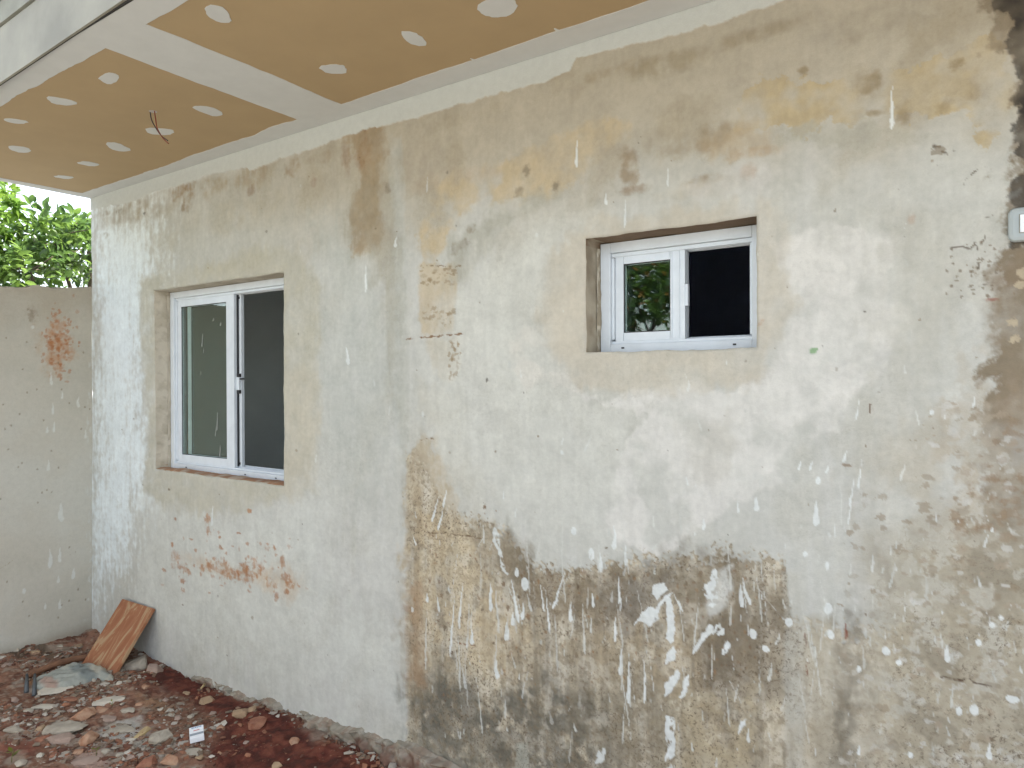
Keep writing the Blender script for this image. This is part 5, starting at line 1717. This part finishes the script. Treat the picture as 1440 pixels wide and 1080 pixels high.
# loose crumbs nobody could count
def crumbs():
    bases = []
    for k in range(10):
        bm = hull(9, (1, 1, .7), 300 + k, .4)
        bmesh.ops.triangulate(bm, faces=bm.faces)
        bm.verts.ensure_lookup_table()
        bm.verts.index_update()
        bases.append((np.array([v.co[:] for v in bm.verts]), np.array([[v.index for v in f.verts] for f in bm.faces])))
        bm.free()
    VV, FF, CC = [], [], []
    off = 0
    pal = [lin(c) for c in ((140, 128, 112), (160, 150, 136), (146, 102, 78), (128, 88, 68), (112, 90, 74), (178, 170, 156), (98, 66, 53), (122, 108, 92), (134, 108, 88), (116, 88, 70))]
    redp = np.array([on_ground(u, v)[:2] for u, v in ((225, 945), (345, 990), (440, 1040), (560, 1085), (330, 1110), (290, 1052), (320, 1018), (255, 985))])
    cnt = 0
    while cnt < 12000:
        x, y = rng.uniform(0.0, 2.6), -rng.random() ** 1.1 * 1.35
        d = float(psdf(np.array([x]), np.array([y]), redp)[0])
        clump = float(fbm(np.array([x]), np.array([y]), 6, 3, 600)[0])
        dens = (.16 if d < 0 else .75) * (0.5 + clump)
        if rng.random() > dens:
            continue
        cnt += 1
        s = .0022 + .018 * rng.random() ** 3.6
        if d < 0:
            s *= .75
        bv, bf = bases[rng.integers(10)]
        a = rng.uniform(0, 6.28)
        sc = np.array([s * rng.uniform(.8, 1.5), s * rng.uniform(.7, 1.2), s * rng.uniform(.35, .9)])
        v = bv * sc
        t = rng.normal(0, .25)
        v = np.stack([v[:, 0], v[:, 1] * math.cos(t) - v[:, 2] * math.sin(t), v[:, 1] * math.sin(t) + v[:, 2] * math.cos(t)], -1)
        v = np.stack([v[:, 0] * math.cos(a) - v[:, 1] * math.sin(a), v[:, 0] * math.sin(a) + v[:, 1] * math.cos(a), v[:, 2]], -1)
        VV.append(v + [x, y, 0])
        FF.append(bf + off)
        off += len(bv)
        k = rng.integers(len(pal))
        if d < 0 and rng.random() < .55:
            k = [3, 6, 2][rng.integers(3)]
        CC.append(np.repeat((pal[k] * rng.uniform(.8, 1.1))[None], len(bv), 0))
    V = np.concatenate(VV)
    # rest each crumb on the soil
    lens = [len(v) for v in VV]
    cen = np.concatenate([np.repeat(v[:, :2].mean(0)[None], len(v), 0) for v in VV])
    V[:, 2] += ground_z(cen[:, 0], cen[:, 1]) + .0015
    o = mobj('rubble', raw_mesh('rubble', V, np.concatenate(FF), np.concatenate(CC), smooth=False), M_CRUMB)
    tag(o, 'fine masonry crumbs and grit scattered over the soil', 'rubble', kind='stuff')


crumbs()

# ------------------------------------------------------------------ trees beyond the garden wall
def leaf_block(P, D, N, L, Wd):
    """many folded leaves: base, two shoulders, midrib, tip"""
    S = np.cross(D, N)
    S /= np.linalg.norm(S, axis=1, keepdims=True) + 1e-9
    N2 = np.cross(S, D)
    n = len(P)
    L = L[:, None]
    W = Wd[:, None]
    v = np.stack([P, P + D * L * .35 + S * W + N2 * L * .05, P + D * L * .40 - N2 * L * .03, P + D * L * .35 - S * W + N2 * L * .05,
                  P + D * L * .75 + S * W * .72 - N2 * L * .02, P + D * L * .78 - N2 * L * .09, P + D * L * .75 - S * W * .72 - N2 * L * .02, P + D * L - N2 * L * .16], 1)
    f = np.array([[0, 1, 2], [0, 2, 3], [1, 4, 5], [1, 5, 2], [2, 5, 6], [2, 6, 3], [4, 7, 5], [5, 7, 6]])
    F = (f[None] + 8 * np.arange(n)[:, None, None]).reshape(-1, 3)
    return v.reshape(-1, 3), F


def norm(a):
    return a / (np.linalg.norm(a, axis=-1, keepdims=True) + 1e-9)


def tree(label, base, blobs, nros, leaf_len, mat, seed, singles=0, dry=0.0):
    g = np.random.default_rng(seed)
    root = empty('tree', base)
    tag(root, label, 'tree', 'trees behind the garden wall')
    base = np.array(base, float)
    top = np.mean([b[0] for b in blobs], 0) - base
    tp = [np.array([0, 0, -.1]), np.array([.03, .02, .6]), np.array([top[0] * .35, top[1] * .35, top[2] * .5]), np.array([top[0] * .7, top[1] * .7, top[2] * .85])]
    tp = smooth_path(tp, 5)
    tube('trunk', tp, .08, M_BARK, root, 10, radii=list(np.linspace(.10, .035, len(tp))))
    R = []
    for c, r, w in blobs:
        c = np.array(c) - base
        n = int(nros * w)
        # limb towards each lobe
        st = np.array(tp[RND.randrange(len(tp) // 2, len(tp))])
        mid = (st + c) / 2 + g.normal(0, .08, 3)
        lp = smooth_path([st, mid, c], 6)
        tube('limb', lp, .03, M_BARK, root, 7, radii=list(np.linspace(.032, .009, len(lp))))
        u = norm(g.normal(0, 1, (n, 3)))
        rad = g.random(n) ** .45
        q = c + u * rad[:, None] * np.array(r)
        for j in range(min(7, n)):
            e = q[j]
            tube('twig', [c, (c + e) / 2 + g.normal(0, .03, 3), e], .006, M_BARK, root, 5, radii=[.010, .006, .003])
        R.append(np.concatenate([q, norm(u * .7 + np.array([0, 0, .35]) + g.normal(0, .35, (n, 3)))], 1))
    R = np.concatenate(R)
    k = 9
    P = np.repeat(R[:, :3], k, 0)
    ax = np.repeat(R[:, 3:], k, 0)
    D = norm(ax * .55 + g.normal(0, .62, P.shape) + np.array([0, 0, -.12]))
    P = P + D * .015 + g.normal(0, .02, P.shape)
    N = norm(g.normal(0, .55, P.shape) + np.array([0, 0, 1.0]))
    L = leaf_len * g.uniform(.6, 1.25, len(P))
    W = L * g.uniform(.20, .29, len(P))
    order = g.permutation(len(P))
    P, D, N, L, W = P[order], D[order], N[order], L[order], W[order]
    wp = P + base
    view = wp - CAM
    dep = view @ FWD
    uu = 720 + FOC * (view @ RGT) / dep
    vv = 540 - FOC * (view @ UPV) / dep
    seen = (uu > -5) & (uu < 133) & (vv > 258) & (vv < 405) & (dep > 0)
    sing = np.where(seen)[0]
    sing = sing[np.argsort(dep[sing])][:singles]
    rest = np.setdiff1d(np.arange(len(P)), sing)
    if dry > 0:
        isd = g.random(len(rest)) < dry
        v, f = leaf_block(P[rest[isd]], D[rest[isd]], N[rest[isd]], L[rest[isd]], W[rest[isd]])
        o = mobj('dry_leaves', raw_mesh('dry_leaves', v, f), M_LEAF_DRY, root)
        o['kind'] = 'stuff'
        rest = rest[~isd]
    v, f = leaf_block(P[rest], D[rest], N[rest], L[rest], W[rest])
    o = mobj('crown', raw_mesh('crown', v, f), mat, root)
    o['kind'] = 'stuff'
    for i in sing:
        v, f = leaf_block(P[i:i + 1], D[i:i + 1], N[i:i + 1], L[i:i + 1], W[i:i + 1])
        mobj('leaf', raw_mesh('leaf', v, f), mat, root)
    return root


tree('bright yellow-green leafy tree at the left edge, reaching up to the porch ceiling', (-2.1, -.35, 0),
     [((-1.62, -.06, 2.72), (.36, .22, .42), 1.3), ((-1.8, -.25, 2.4), (.4, .3, .3), .8), ((-1.5, -.45, 3.0), (.35, .3, .35), .7), ((-2.4, .0, 3.0), (.45, .35, .40), .8)],
     135, .080, M_LEAF_BRIGHT, 11, 90)
tree('darker green tree with white sky gaps, right beside the corner of the house', (-1.7, .75, 0),
     [((-1.35, .36, 2.55), (.40, .36, .27), 1.2), ((-1.7, .75, 2.62), (.45, .35, .30), .8), ((-1.2, .12, 2.30), (.35, .25, .20), .5), ((-2.0, .35, 2.55), (.35, .3, .28), .5)],
     92, .074, M_LEAF_DARK, 12, 90)
tree('tall dark leafy tree with some orange leaves, mirrored in the small window', (.6, -6.2, 0),
     [((.5, -6.1, 2.7), (.8, .6, .6), 1.0), ((1.6, -6.0, 2.6), (.8, .6, .55), 1.0), ((-.6, -6.2, 2.8), (.8, .6, .7), 1.0), ((1.0, -6.3, 3.5), (.9, .7, .6), .9), ((-.2, -6.4, 3.7), (.9, .7, .6), .8)],
     300, .10, M_LEAF_DARK, 13, 0, .07)
tree('dark leafy tree standing beyond the left garden wall, outside the picture', (-2.4, -3.4, 0),
     [((-1.9, -3.2, 2.7), (.7, .9, .6), 1.0), ((-2.2, -2.2, 3.0), (.6, .7, .6), .8), ((-2.2, -4.2, 3.0), (.8, .9, .7), .8)],
     240, .10, M_LEAF_DARK, 14, 0, .04)
fw = empty('garden_wall', (1.5, -5.2, 0))
tag(fw, 'low plastered boundary wall across the yard, seen only mirrored in the small window', 'wall')
box('render_face', -1.6, 1.9, -.07, .07, -.2, 2.0, M_SHELL, fw, .01)
box('coping', -1.62, 1.92, -.09, .09, 2.001, 2.05, M_COMPOUND, fw, .01)
